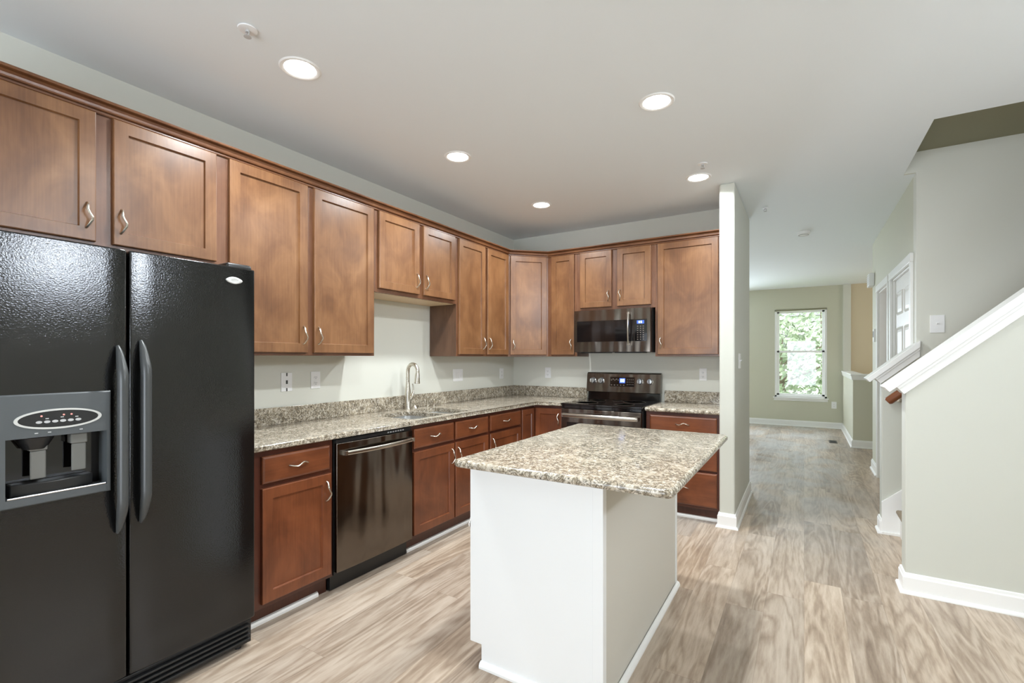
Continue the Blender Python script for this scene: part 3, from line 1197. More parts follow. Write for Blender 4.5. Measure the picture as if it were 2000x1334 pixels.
def slab_stone(name, pts, z0, z1, round_edges, holes=(), r=0.0145):
    m = MB()
    m.prism(pts, z0, z1)
    bm = m.bm
    bm.edges.ensure_lookup_table()
    sel = []
    for e in bm.edges:
        a, b = e.verts
        if abs(a.co.z - b.co.z) > 1e-6:
            continue
        for (p, q) in round_edges:
            P, Q = Vector(p), Vector(q)
            d = (Q - P).normalized()

            def on(v):
                u = Vector((v.co.x, v.co.y)) - P
                return abs(u.x * d.y - u.y * d.x) < 1e-4 and -1e-4 < u.dot(d) < (Q - P).length + 1e-4
            if on(a) and on(b):
                sel.append(e)
                break
    bmesh.ops.bevel(bm, geom=sel, offset=r, segments=5, affect='EDGES', profile=0.5)
    o = m.build(name, M['granite'])
    if holes:
        cut = MB()
        for h in holes:
            cut.prism(rrect(*h), z0 - 0.05, z1 + 0.05)
        c = cut.build('cutter', M['granite'])
        md = o.modifiers.new('cut', 'BOOLEAN')
        md.operation = 'DIFFERENCE'
        md.object = c
        md.solver = 'EXACT'
        bpy.context.view_layer.update()
        evaluated(o, name)
        bpy.data.objects.remove(c)
    for p in o.data.polygons:
        p.use_smooth = True
    try:
        o.data.set_sharp_from_angle(angle=math.radians(40))
    except Exception:
        pass
    return o


XC = XL + 0.648
YC = YB - 0.648
ZG0, ZG1 = 0.882, 0.914
B1 = (-2.70, -2.308, 2.440, 2.800, 0.06)
B2 = (-2.70, -2.308, 2.832, 3.120, 0.06)
Y0C = 1.272
q = 0.05
inner = [(XC, YC - q), (XC + 0.006, YC - 0.02), (XC + 0.02, YC - 0.006), (XC + q, YC)]
ptsL = [(XL + 0.001, Y0C), (XC, Y0C)] + inner + [(XR0 - 0.002, YC), (XR0 - 0.002, YB - 0.001), (XL + 0.001, YB - 0.001)]
red = [((XC, Y0C), inner[0]), (inner[0], inner[1]), (inner[1], inner[2]), (inner[2], inner[3]), (inner[3], (XR0 - 0.002, YC))]
wt = slab_stone('worktop', ptsL, ZG0, ZG1, red, [B1, B2])
tag(wt, 'L-shaped speckled granite worktop holding the sink along left and back walls', 'countertop')
wt2 = slab_stone('worktop', [(XR1 + 0.001, YC), (XP1 - 0.001, YC), (XP1 - 0.001, YB - 0.001), (XR1 + 0.001, YB - 0.001)], ZG0, ZG1, [((XR1 + 0.001, YC), (XP1 - 0.001, YC))])
tag(wt2, 'short piece of granite worktop right of the range beside the white column', 'countertop')
m = MB()
m.box(XL + 0.001, XL + 0.021, Y0C, YB - 0.001, ZG1 + 0.0005, 1.024)
m.box(XL + 0.021, XR0 - 0.012, YB - 0.021, YB - 0.001, ZG1 + 0.0005, 1.024)
o = m.build('backsplash', M['granite'], None, 0.002)
tag(o, 'long L-shaped granite backsplash strip behind sink and corner', 'backsplash')
m = MB()
m.box(XR1 + 0.012, XP1 - 0.001, YB - 0.021, YB - 0.001, ZG1 + 0.0005, 1.024)
o = m.build('backsplash', M['granite'], None, 0.002)
tag(o, 'short granite backsplash strip on the wall right of the range', 'backsplash')

# sink
sk = thing('kitchen_sink', 'double bowl stainless undermount sink set in the long worktop', 'sink', (-2.52, 2.79, ZG0))


def bowl(x0, x1, y0, y1, r):
    m = MB()
    g = 0.012
    l0 = [(x, y, ZG0 - 0.0005) for x, y in rrect(x0 - g, x1 + g, y0 - g, y1 + g, r + g)]
    l1 = [(x, y, ZG0 - 0.0005) for x, y in rrect(x0 - 0.003, x1 + 0.003, y0 - 0.003, y1 + 0.003, r)]
    l2 = [(x, y, ZG0 - 0.16) for x, y in rrect(x0 + 0.006, x1 - 0.006, y0 + 0.006, y1 - 0.006, r)]
    l3 = [(x, y, ZG0 - 0.185) for x, y in rrect(x0 + 0.03, x1 - 0.03, y0 + 0.03, y1 - 0.03, r - 0.01)]
    m.loops([l0, l1, l2, l3], cap0=False)
    o = m.build('bowl', M['steel'], None, smooth=True)
    return inv(o, sk)


for B in (B1, B2):
    bo = bowl(*B)
    md = MB()
    md.lathe([(0.0, 0.002), (0.03, 0.002), (0.042, 0.004), (0.045, 0.0)], ((B[0] + B[1]) / 2, (B[2] + B[3]) / 2, ZG0 - 0.184), 'z', 24)
    dr = md.build('drain', M['chrome'], None, smooth=True)
    dr.parent = bo

# faucet: tall pull-down arch
fx, fy = -2.80, 2.905
fa = thing('kitchen_faucet', 'tall brushed nickel pull-down faucet behind the sink', 'faucet', (fx, fy, ZG1))
m = MB()
m.lathe([(0.030, 0), (0.030, 0.006), (0.026, 0.014), (0.025, 0.10), (0.024, 0.14), (0.0185, 0.20), (0.0155, 0.225)], (0, 0, 0), 'z', 24)
pts = [(0, 0, 0.20 + 0.010 * k) for k in range(11)]
rr = 0.054
for k in range(1, 15):
    a = PI - (PI + 0.18) * k / 14
    pts.append((rr + rr * math.cos(a), 0, 0.315 + rr * 1.12 * math.sin(a)))
m.tube(pts, 0.0150, n=16)
m.build('spout', M['nickel'], fa, smooth=True)
e0 = Vector(pts[-1])
dv = (Vector(pts[-1]) - Vector(pts[-2])).normalized()
m = MB()
m.tube([e0, e0 + dv * 0.012, e0 + dv * 0.05, e0 + dv * 0.085, e0 + dv * 0.088], [0.0155, 0.018, 0.0205, 0.024, 0.021], n=20)
m.build('spray_head', M['nickel'], fa, smooth=True)
m = MB()
hp = [(0.012, 0.014, 0.075), (0.022, 0.026, 0.10), (0.026, 0.030, 0.125), (0.026, 0.040, 0.150), (0.024, 0.036, 0.185), (0.022, 0.032, 0.212)]
m.tube(hp, [0.016, 0.0155, 0.012, 0.007, 0.0055, 0.005], n=12)
m.build('lever', M['nickel'], fa, smooth=True)
# small things on the sink deck
dc = thing('air_gap_cap', 'low domed nickel cap on the worktop just right of the faucet', 'sink fitting', (-2.80, 2.985, ZG1))
m = MB()
m.lathe([(0.030, 0), (0.030, 0.004), (0.022, 0.012), (0.015, 0.024), (0.006, 0.034), (0, 0.036)], (0, 0, 0), 'z', 24)
m.build('cap', M['nickel'], dc, smooth=True)
sp = thing('side_sprayer', 'small upright nickel side sprayer standing behind the sink divider', 'sprayer', (-2.80, 3.150, ZG1))
m = MB()
m.lathe([(0.019, 0), (0.019, 0.006), (0.012, 0.010), (0.011, 0.014)], (0, 0, 0), 'z', 20)
m.build('holder', M['nickel'], sp, smooth=True)
m = MB()
m.lathe([(0.010, 0.014), (0.012, 0.04), (0.009, 0.065), (0.013, 0.078), (0.012, 0.088), (0, 0.09)], (0, 0, 0), 'z', 20)
m.build('spray_head', M['nickel'], sp, smooth=True)
so = thing('soap_dispenser', 'small nickel soap dispenser with curved nozzle, furthest right behind the sink', 'soap dispenser', (-2.80, 3.235, ZG1))
m = MB()
m.lathe([(0.019, 0), (0.019, 0.005), (0.012, 0.010), (0.010, 0.045), (0.013, 0.050), (0.012, 0.062), (0, 0.064)], (0, 0, 0), 'z', 20)
m.build('pump_body', M['nickel'], so, smooth=True)
m = MB()
m.tube([(0, 0, 0.055), (0.03, 0, 0.060), (0.055, 0, 0.055), (0.066, 0, 0.044)], [0.006, 0.0055, 0.005, 0.0045], n=10)
m.build('nozzle', M['nickel'], so, smooth=True)

# ------------------------------------------------------------------ dishwasher (local x = world y)
DWX = XB + 0.024
dw = thing('dishwasher', 'black stainless dishwasher with bowed bar handle under the worktop', 'dishwasher', (XB, 1.769, 0), LEFT)
WD = 0.626
m = MB()
m.box(0.004, WD - 0.004, 0.0, 0.56, 0.10, 0.876)
m.build('tub', M['black_plastic'], dw)
m = MB()
n = 14
front = []
for k in range(n + 1):
    s = k / n
    front.append((0.008 + s * (WD - 0.016), -0.024 - 0.010 * math.sin(PI * s) ** 0.6))
pts = [(0.008, -0.001)] + front + [(WD - 0.008, -0.001)]
m.prism(pts, 0.118, 0.852)
m.build('door_panel', M['bss'], dw, 0.002, smooth=True)
m = MB()
m.box(0.010, WD - 0.010, -0.016, 0.02, 0.854, 0.874)
cs = m.build('control_strip', M['black_plastic'], dw, 0.002)
m = MB()
for k in range(7):
    m.box(0.40 + k * 0.022, 0.412 + k * 0.022, -0.0175, -0.016, 0.860, 0.868)
m.build('buttons', M['legend'], cs)
m = MB()
hpts = []
for k in range(17):
    s = k / 16
    hpts.append((0.045 + s * (WD - 0.075), -0.052 - 0.026 * math.sin(PI * s), 0.795))
m.tube(hpts, 0.012, n=14, flat=(0.55, 1.05))
m.box(0.040, 0.056, -0.062, -0.028, 0.783, 0.807)
m.box(WD - 0.040, WD - 0.024, -0.062, -0.028, 0.783, 0.807)
m.build('handle', M['bss_light'], dw, smooth=True)
m = MB()
m.box(0.006, WD - 0.006, 0.035, 0.06, 0.004, 0.112)
m.build('toe_panel', M['black_plastic'], dw)

# ------------------------------------------------------------------ range (local x = world x)
rg = thing('electric_range', 'black stainless electric range with glass cooktop between base cabinets', 'range', (XR0 + 0.012, YB - 0.685, 0))
RW = (XR1 - XR0) - 0.024
m = MB()
m.box(0, RW, 0.03, 0.66, 0.02, 0.90)
m.build('oven_body', M['black_plastic'], rg, 0.002)
m = MB()
m.box(-0.004, RW + 0.004, -0.015, 0.600, 0.9005, 0.918)
ck = m.build('cooktop', M['black_glass'], rg, 0.004)
for (bx, by, br) in ((0.19, 0.15, 0.105), (0.56, 0.15, 0.085), (0.19, 0.43, 0.08), (0.56, 0.43, 0.105), (0.38, 0.47, 0.05)):
    m = MB()
    m.lathe([(br - 0.003, 0.9182), (br - 0.003, 0.9185), (br, 0.9185), (br, 0.9182)], (bx, by, 0), 'z', 40)
    m.build('burner_ring', M['legend_dim'], ck)
# oven door with window and handle
m = MB()
m.box(0.004, RW - 0.004, -0.018, 0.03, 0.225, 0.868)
od = m.build('oven_door', M['bss'], rg, 0.003)
m = MB()
m.box(0.06, RW - 0.06, -0.0205, -0.016, 0.30, 0.745)
m.build('oven_window', M['black_glass'], od, 0.001)
m = MB()
hp = []
for k in range(17):
    s = k / 16
    hp.append((0.03 + s * (RW - 0.06), -0.050 - 0.018 * math.sin(PI * s), 0.812))
m.tube(hp, 0.016, n=14, flat=(0.6, 1.15))
m.box(0.022, 0.042, -0.058, -0.016, 0.796, 0.828)
m.box(RW - 0.042, RW - 0.022, -0.058, -0.016, 0.796, 0.828)
m.build('handle', M['bss_light'], od, smooth=True)
m = MB()
m.box(0.002, RW - 0.002, -0.012, 0.03, 0.872, 0.899)
m.build('front_rail', M['black_glass'], rg, 0.002)
m = MB()
m.box(0.004, RW - 0.004, -0.016, 0.03, 0.045, 0.215)
m.build('storage_drawer', M['bss'], rg, 0.003)
# back guard
m = MB()
m.prism([(0.600, 0.915), (0.655, 0.915), (0.655, 0.992), (0.612, 0.992)], 0.012, RW - 0.004, 'yz')
m.build('backguard_riser', M['black_glass'], rg, 0.002)
m = MB()
m.prism([(0.595, 0.992), (0.668, 0.992), (0.668, 1.188), (0.640, 1.192), (0.620, 1.178)], -0.002, RW + 0.002, 'yz')
cpn = m.build('control_panel', M['bss'], rg, 0.003)
NV = Vector((0, -(1.178 - 0.992), -(0.620 - 0.595) * -1))  # face direction helper


def on_panel(x, z, off):
    s = (z - 0.992) / (1.178 - 0.992)
    return (x, 0.595 + 0.025 * s - off, z)


for kx in (0.068, 0.158, RW - 0.198, RW - 0.098):
    m = MB()
    c = on_panel(kx, 1.108, 0)
    m.lathe([(0.031, 0.0), (0.031, -0.006), (0.026, -0.010), (0.025, -0.032), (0.022, -0.037), (0, -0.038)], c, 'y', 28)
    kb = m.build('knob', M['knob_silver'], cpn, smooth=True)
    m = MB()
    m.box(c[0] - 0.003, c[0] + 0.003, c[1] - 0.0395, c[1] - 0.036, c[2] - 0.022, c[2] + 0.022)
    m.build('pointer', M['black_plastic'], kb)


def tilt_box(m, x0, x1, z0, z1, off, th=0.002):
    a = on_panel(x0, z0, off)[1]
    b = on_panel(x0, z1, off)[1]
    m.loops([[(x0, a + th, z0), (x1, a + th, z0), (x1, b + th, z1), (x0, b + th, z1)],
             [(x0, a, z0), (x1, a, z0), (x1, b, z1), (x0, b, z1)]])


m = MB()
tilt_box(m, 0.252, 0.505, 1.052, 1.148, 0.0025)
tp = m.build('touch_panel', M['black_glass'], cpn)
m = MB()
tilt_box(m, 0.352, 0.410, 1.086, 1.136, 0.0042)
m.build('display', M['blue_led'], tp)
m = MB()


def digit8(m, f, x, z, wd, h, t, off):
    for (a, b, c, d) in ((x, x + wd, z, z + t), (x, x + wd, z + h / 2 - t / 2, z + h / 2 + t / 2), (x, x + wd, z + h - t, z + h), (x, x + t, z, z + h), (x + wd - t, x + wd, z, z + h)):
        f(m, a, b, c, d, off, 0.001)


for xx in (0.362, 0.385):
    digit8(m, tilt_box, xx, 1.097, 0.017, 0.030, 0.004, 0.0052)
m.build('display_digits', M['white_led'], tp)
keys = [(0.430 + 0.019 * i, 0.437 + 0.019 * i, 1.070 + 0.024 * j, 1.078 + 0.024 * j) for i in range(4) for j in range(3)]
keys += [(0.262 + 0.018 * i, 0.272 + 0.018 * i, 1.110 + 0.008 * (i % 2), 1.122 + 0.008 * (i % 2)) for i in range(5)]
keys += [(0.262 + 0.032 * i, 0.276 + 0.032 * i, 1.062, 1.070) for i in range(5)]
for (a, b, c_, d_) in keys:
    m = MB()
    tilt_box(m, a, b, c_, d_, 0.0045)
    m.build('touch_key', M['legend_dim'], tp)

# ------------------------------------------------------------------ microwave
mwx0 = XR0 + 0.016
MW = (XR1 - XR0) - 0.034
mw = thing('microwave_oven', 'black stainless over-the-range microwave under the short wall cabinet', 'microwave', (mwx0, 4.345, 1.398))
MH = 0.408
m = MB()
m.box(0.0, MW, 0.03, YB - 4.345 - 0.003, -0.004, MH - 0.002)
m.build('case', M['black_plastic'], mw, 0.002)
m = MB()
for k in range(2):
    m.box(0.04 + 0.35 * k, 0.30 + 0.35 * k, 0.06, 0.24, -0.010, -0.004)
m.build('grease_filter', M['black_plastic'], mw)
DWm = MW * 0.765
m = MB()
# door frame: stainless ring
n = 4


def framed(m, x0, x1, z0, z1, ix0, ix1, iz0, iz1, y1, y0):
    o0 = [(x0, y1, z0), (x1, y1, z0), (x1, y1, z1), (x0, y1, z1)]
    o1 = [(x0, y0, z0), (x1, y0, z0), (x1, y0, z1), (x0, y0, z1)]
    i1 = [(ix0, y0, iz0), (ix1, y0, iz0), (ix1, y0, iz1), (ix0, y0, iz1)]
    i0 = [(ix0, y0 + 0.006, iz0), (ix1, y0 + 0.006, iz0), (ix1, y0 + 0.006, iz1), (ix0, y0 + 0.006, iz1)]
    m.loops([o0, o1, i1, i0], cap1=False)


framed(m, 0.0, MW * 0.80, 0.0, MH - 0.004, 0.028, MW * 0.80 - 0.002, 0.098, 0.300, 0.03, -0.012)
mdoor = m.build('microwave_door', M['bss'], mw, 0.0)
m = MB()
m.box(0.020, MW * 0.80 - 0.001, -0.0095, 0.028, 0.090, 0.306)
m.build('door_glass', M['black_glass'], mdoor)
m = MB()
framed(m, MW * 0.80 + 0.002, MW, 0.0, MH - 0.004, MW * 0.80 + 0.003, MW - 0.030, 0.098, 0.300, 0.03, -0.012)
cpm = m.build('control_panel', M['bss'], mw)
m = MB()
m.box(MW * 0.80 + 0.002, MW - 0.028, -0.0095, 0.028, 0.096, 0.302)
kp = m.build('keypad', M['black_glass'], cpm)


def flat_box(m, a, b, c, d, off, th=0.001):
    m.box(a, b, -off, -off + th, c, d)


m = MB()
flat_box(m, MW * 0.835, MW * 0.925, 0.258, 0.288, 0.0112)
m.build('display', M['blue_led'], kp)
m = MB()
for xx in (MW * 0.857, MW * 0.882):
    digit8(m, flat_box, xx, 0.264, 0.012, 0.018, 0.003, 0.0122)
m.build('display_digits', M['white_led'], kp)
for j in range(7):
    for i in range(3):
        m = MB()
        m.box(MW * 0.838 + 0.026 * i, MW * 0.838 + 0.026 * i + 0.011, -0.0108, -0.009, 0.112 + 0.020 * j, 0.118 + 0.020 * j)
        m.build('touch_key', M['legend_dim'], kp)
m = MB()
hp = []
for k in range(13):
    s = k / 12
    hp.append((MW * 0.745 + 0.0 * s, -0.050 - 0.014 * math.sin(PI * s), 0.060 + s * 0.305))
m.tube(hp, 0.0135, n=14, flat=(1.15, 0.6))
m.box(MW * 0.745 - 0.012, MW * 0.745 + 0.012, -0.055, -0.010, 0.058, 0.078)
m.box(MW * 0.745 - 0.012, MW * 0.745 + 0.012, -0.055, -0.010, 0.346, 0.366)
m.build('handle', M['bss_light'], mdoor, smooth=True)

# ------------------------------------------------------------------ refrigerator (local x = world y, front faces +x)
FXF = -2.17
FY0, FY1, FSE = 0.345, 1.258, 0.770
fr = thing('refrigerator', 'black textured side-by-side refrigerator with ice dispenser left of the base cabinets', 'refrigerator', (FXF, FY0, 0), LEFT)
FW = FY1 - FY0
SEA = FSE - FY0
m = MB()
m.box(0.004, FW - 0.004, 0.075, 0.69, 0.03, 1.735)
m.build('cabinet_case', M['fridge_side'], fr, 0.004)


def bowed_door(x0, x1, z0, z1, bow=0.012):
    m = MB()
    n = 12
    pts = [(x0, 0.07)]
    for k in range(n + 1):
        s = k / n
        e = min(s, 1 - s)
        pts.append((x0 + s * (x1 - x0), 0.0 + 0.004 * max(0, 1 - e / 0.03) ** 2 - 0.0 + bow * (1 - math.sin(PI * s)) * 0.12))
    pts.append((x1, 0.07))
    m.prism(pts, z0, z1)
    return m


# freezer door with an opening for the dispenser
DX0, DX1, DZ0, DZ1 = 0.388 - FY0, 0.712 - FY0, 0.856, 1.221
RX0, RX1, RZ0, RZ1 = 0.442 - FY0 - 0.0, 0.700 - FY0, 0.884, 1.078
m = bowed_door(0.002, SEA - 0.004, 0.14, 1.748)
fd = m.build('freezer_door', M['fridge'], fr)
cut = MB()
cut.box(RX0 - 0.004, RX1 + 0.004, -0.05, 0.075, RZ0 - 0.004, RZ1 + 0.004)
c = cut.build('cutter', M['fridge'], fr)
md = fd.modifiers.new('cut', 'BOOLEAN')
md.operation = 'DIFFERENCE'
md.object = c
md.solver = 'EXACT'
bpy.context.view_layer.update()
evaluated(fd, 'freezer_door')
bpy.data.objects.remove(c)
fd.modifiers.new('bevel', 'BEVEL').width = 0.006
fd.modifiers['bevel'].segments = 3
fd.modifiers['bevel'].limit_method = 'ANGLE'
fd.modifiers['bevel'].angle_limit = math.radians(50)
for p in fd.data.polygons:
    p.use_smooth = True
fd.data.set_sharp_from_angle(angle=math.radians(40))
m = bowed_door(SEA + 0.004, FW - 0.002, 0.14, 1.748)
rd = m.build('fridge_door', M['fridge'], fr, 0.006, smooth=True, seg=3)
# handles: long slim bars swelling out of the door and tapering at both ends
for par, hx, z0, z1 in ((fd, SEA - 0.036, 0.694, 1.384), (rd, SEA + 0.036, 0.712, 1.406)):
    m = MB()
    P, R = [], []
    for k in range(33):
        s = k / 32
        e = min(s, 1 - s)
        P.append((hx, -0.006 - 0.046 * min(1.0, e / 0.16) ** 0.7, z0 + s * (z1 - z0)))
        R.append(0.005 + 0.0105 * min(1.0, e / 0.14) ** 0.6)
    m.tube(P, R, n=16, flat=(1.1, 1.25))
    m.build('handle', M['fridge_handle'], par, smooth=True)
# dispenser housing
m = MB()


def ring(m, o, i, y0, yi, y1):
    (ox0, ox1, oz0, oz1), (ix0, ix1, iz0, iz1) = o, i
    L0 = [(ox0, y1, oz0), (ox1, y1, oz0), (ox1, y1, oz1), (ox0, y1, oz1)]
    L1 = [(ox0, y0 + 0.004, oz0), (ox1, y0 + 0.004, oz0), (ox1, y0 + 0.004, oz1), (ox0, y0 + 0.004, oz1)]
    L2 = [(ox0 + 0.004, y0, oz0 + 0.004), (ox1 - 0.004, y0, oz0 + 0.004), (ox1 - 0.004, y0, oz1 - 0.004), (ox0 + 0.004, y0, oz1 - 0.004)]
    L3 = [(ix0, y0, iz0), (ix1, y0, iz0), (ix1, y0, iz1), (ix0, y0, iz1)]
    L4 = [(ix0, yi, iz0), (ix1, yi, iz0), (ix1, yi, iz1), (ix0, yi, iz1)]
    m.loops([L0, L1, L2, L3, L4], cap0=False, cap1=False)


ring(m, (DX0, DX1, DZ0, DZ1), (RX0, RX1, RZ0, RZ1), -0.012, 0.066, 0.012)
ds = m.build('dispenser_panel', M['grey_plastic'], fd)
m = MB()
m.box(RX0 - 0.001, RX1 + 0.001, 0.062, 0.069, RZ0, RZ1)
m.build('dispenser_recess', M['black_glass'], fd)
ec = ((0.460 + 0.683) / 2 - FY0, -0.0125, 1.135)
m = MB()
prof = []
N_ = 48
for (rx, rz, yy) in ((0.112, 0.034, -0.012), (0.112, 0.034, -0.0165), (0.103, 0.028, -0.0165), (0.103, 0.028, -0.0125)):
    prof.append([(ec[0] + rx * math.cos(2 * PI * k / N_), yy, ec[2] + rz * math.sin(2 * PI * k / N_)) for k in range(N_)])
m.loops(prof, cap0=False, cap1=False)
m.build('control_ring', M['badge'], fd)
m = MB()
m.loops([[(ec[0] + 0.103 * math.cos(2 * PI * k / N_), yy, ec[2] + 0.028 * math.sin(2 * PI * k / N_)) for k in range(N_)] for yy in (-0.011, -0.0135)])
m.build('control_pad', M['black_plastic'], fd)
for k in range(6):
    x = ec[0] - 0.052 + 0.020 * k
    m = MB()
    m.loops([[(x + 0.008 * math.cos(a * PI / 8), yy, ec[2] - 0.008 + 0.0045 * math.sin(a * PI / 8)) for a in range(16)] for yy in (-0.0132, -0.0152)])
    m.build('control_button', M['legend'], fd)
for x, dz in ((-0.036, 0.001), (0.002, 0.003), (0.040, 0.001), (-0.062, -0.045), (-0.030, -0.045), (0.052, -0.045)):
    m = MB()
    m.box(ec[0] + x, ec[0] + x + 0.008, -0.0148, -0.012, ec[2] + dz, ec[2] + dz + 0.003)
    m.build('control_legend', M['legend'], fd)
for x in (-0.046, 0.010, 0.030):
    m = MB()
    m.lathe([(0.0028, -0.0135), (0.0028, -0.0155), (0, -0.016)], (ec[0] + x, 0, ec[2] + 0.012), 'y', 12)
    m.build('indicator_light', M['red_led'], fd)
m = MB()
m.box(0.505 - FY0, 0.545 - FY0, 0.015, 0.024, 0.935, 1.03)
m.box(0.502 - FY0, 0.548 - FY0, 0.012, 0.05, 1.03, 1.076)
m.build('ice_paddle', M['clearplastic'], fd, 0.004)
m = MB()
m.box(0.610 - FY0, 0.650 - FY0, 0.015, 0.024, 0.945, 1.04)
m.box(0.607 - FY0, 0.653 - FY0, 0.012, 0.05, 1.04, 1.076)
m.build('water_paddle', M['clearplastic'], fd, 0.004)
m = MB()
m.lathe([(0.030, 0.0), (0.045, 0.028), (0.05, 0.04)], (0.52 - FY0, 0.035, 1.036), 'z', 24)
m.build('ice_chute', M['black_plastic'], fd, smooth=True)
m = MB()
P = []
for k in range(13):
    s = k / 12
    P.append((RX0 + 0.015 + s * (RX1 - RX0 - 0.045), 0.02 - 0.022 * math.sin(PI * s)))
m.prism(P + [(RX1 - 0.03, 0.06), (RX0 + 0.015, 0.06)], RZ0 + 0.002, RZ0 + 0.042)
m.build('drip_tray', M['black_plastic'], fd, 0.004, smooth=True)
m = MB()
m.tube([(RX0 + 0.004, -0.010, RZ0 + 0.004), (RX1 - 0.004, -0.010, RZ0 + 0.004)], 0.004, n=10)
m.build('tray_edge', M['chrome'], fd, smooth=True)
# base grille
m = MB()
m.box(0.006, FW - 0.006, 0.030, 0.075, 0.02, 0.125)
for k in range(4):
    z = 0.035 + 0.021 * k
    m.prism([(0.030, z), (0.012, z + 0.004), (0.012, z + 0.012), (0.030, z + 0.015)], 0.02, FW - 0.02, 'yz')
m.build('base_grille', M['black_plastic'], fr, 0.002)
for x in (0.05, FW - 0.05):
    for yy in (0.06, 0.62):
        m = MB()
        m.cyl((x, yy, 0), (x, yy, 0.03), 0.014, n=14)
        m.build('leveling_foot', M['black_plastic'], fr)
# hinge covers
for (a, b) in ((0.005, 0.065), (FW - 0.125, FW - 0.01)):
    m = MB()
    m.box(a, b, 0.012, 0.11, 1.735, 1.768, 0.012, 3)
    m.build('hinge_cover', M['black_plastic'], fr, smooth=True)
# maker's badge: pointed silver oval
m = MB()
bx, bz = 1.158 - FY0, 1.686
LL = []
for sc_, yy in ((1.0, 0.004), (1.0, -0.004), (0.86, -0.0065), (0.45, -0.0065), (0.40, -0.005)):
    l = []
    for k in range(32):
        a = 2 * PI * k / 32
        ca, sa = math.cos(a), math.sin(a)
        l.append((bx + 0.036 * sc_ * math.copysign(abs(ca) ** 1.15, ca), yy, bz + 0.0155 * sc_ * math.copysign(abs(sa) ** 1.25, sa)))
    LL.append(l)
m.loops(LL)
m.build('badge', M['badge'], fr, smooth=True)

# ------------------------------------------------------------------ island
IX0, IX1, IY0, IY1 = -1.255, -0.643, 1.690, 2.895
isl = thing('kitchen_island', 'white panelled kitchen island base in the middle of the floor', 'kitchen island', (IX0, IY0, 0))
W_, D_ = IX1 - IX0, IY1 - IY0


def I(*b):
    return b


m = MB()
m.box(0.012, W_ - 0.006, 0.008, D_ - 0.004, 0.10, 0.876)
m.box(0.065, W_ - 0.006, 0.008, D_ - 0.004, 0.0, 0.10)
m.build('island_body', M['wood'], isl)
# near end panel with toe notch
m = MB()
m.prism([(0.0, 0.095), (0.060, 0.095), (0.060, 0.0), (W_ - 0.036, 0.0), (W_ - 0.036, 0.880), (0.0, 0.880)], -0.0, 0.010, 'xz')
m.build('end_panel', M['white_panel'], isl, 0.001)
m = MB()
m.prism([(W_ - 0.037, -0.007), (W_ + 0.006, -0.007), (W_ + 0.006, 0.030), (W_, 0.030), (W_, 0.010), (W_ - 0.037, 0.010)], 0.0, 0.881)
m.build('corner_batten', M['white_panel'], isl, 0.002)
m = MB()
m.box(W_ - 0.006, W_, 0.030, D_ - 0.004, 0.0, 0.880)
bp_ = m.build('back_panel', M['island_grey'], isl)
bp_['label'] = 'grey-painted seating side panel'
m = MB()
m.box(W_ - 0.006, W_ + 0.006, D_ - 0.026, D_, 0.0, 0.880)
m.build('corner_batten', M['white_panel'], isl, 0.002)
m = MB()
m.sweep([(0.058, 0.0), (W_ + 0.004, 0.0), (W_ + 0.004, D_ + 0.004)], [(0, 0), (0.018, 0), (0.018, 0.010), (0.013, 0.020), (0.004, 0.026), (0, 0.026)], 1)
m.build('shoe_moulding', M['trim'], isl)
# doors on the sink side (facing -x)
for a, b, h in ((0.02, 0.595, 'r'), (0.605, D_ - 0.02, 'l')):
    # local x of the door runs along world -y when turned by -90 degrees
    d = shaker(isl, -b, -a, 0.115, 0.70, y0=0.0)
    d.rotation_euler = (0, 0, -PI / 2)
    d.location = (0.012, 0, 0)
    handle(d, (-b + 0.03) if h == 'l' else (-a - 0.03), 0.60)
    d = slab(isl, -b, -a, 0.715, 0.855, y0=0.0)
    d.rotation_euler = (0, 0, -PI / 2)
    d.location = (0.012, 0, 0)
    handle(d, (-a - b) / 2, 0.785, vertical=False)
r_ = 0.03
A = (-1.262, -0.358, 1.567, 2.885)
pts = rrect(A[0], A[1], A[2], A[3], r_, 4)
red = [(pts[i], pts[(i + 1) % len(pts)]) for i in range(len(pts))]
it = slab_stone('island_worktop', pts, ZG0, ZG1, red)
tag(it, 'rectangular speckled granite worktop overhanging the white island', 'countertop')


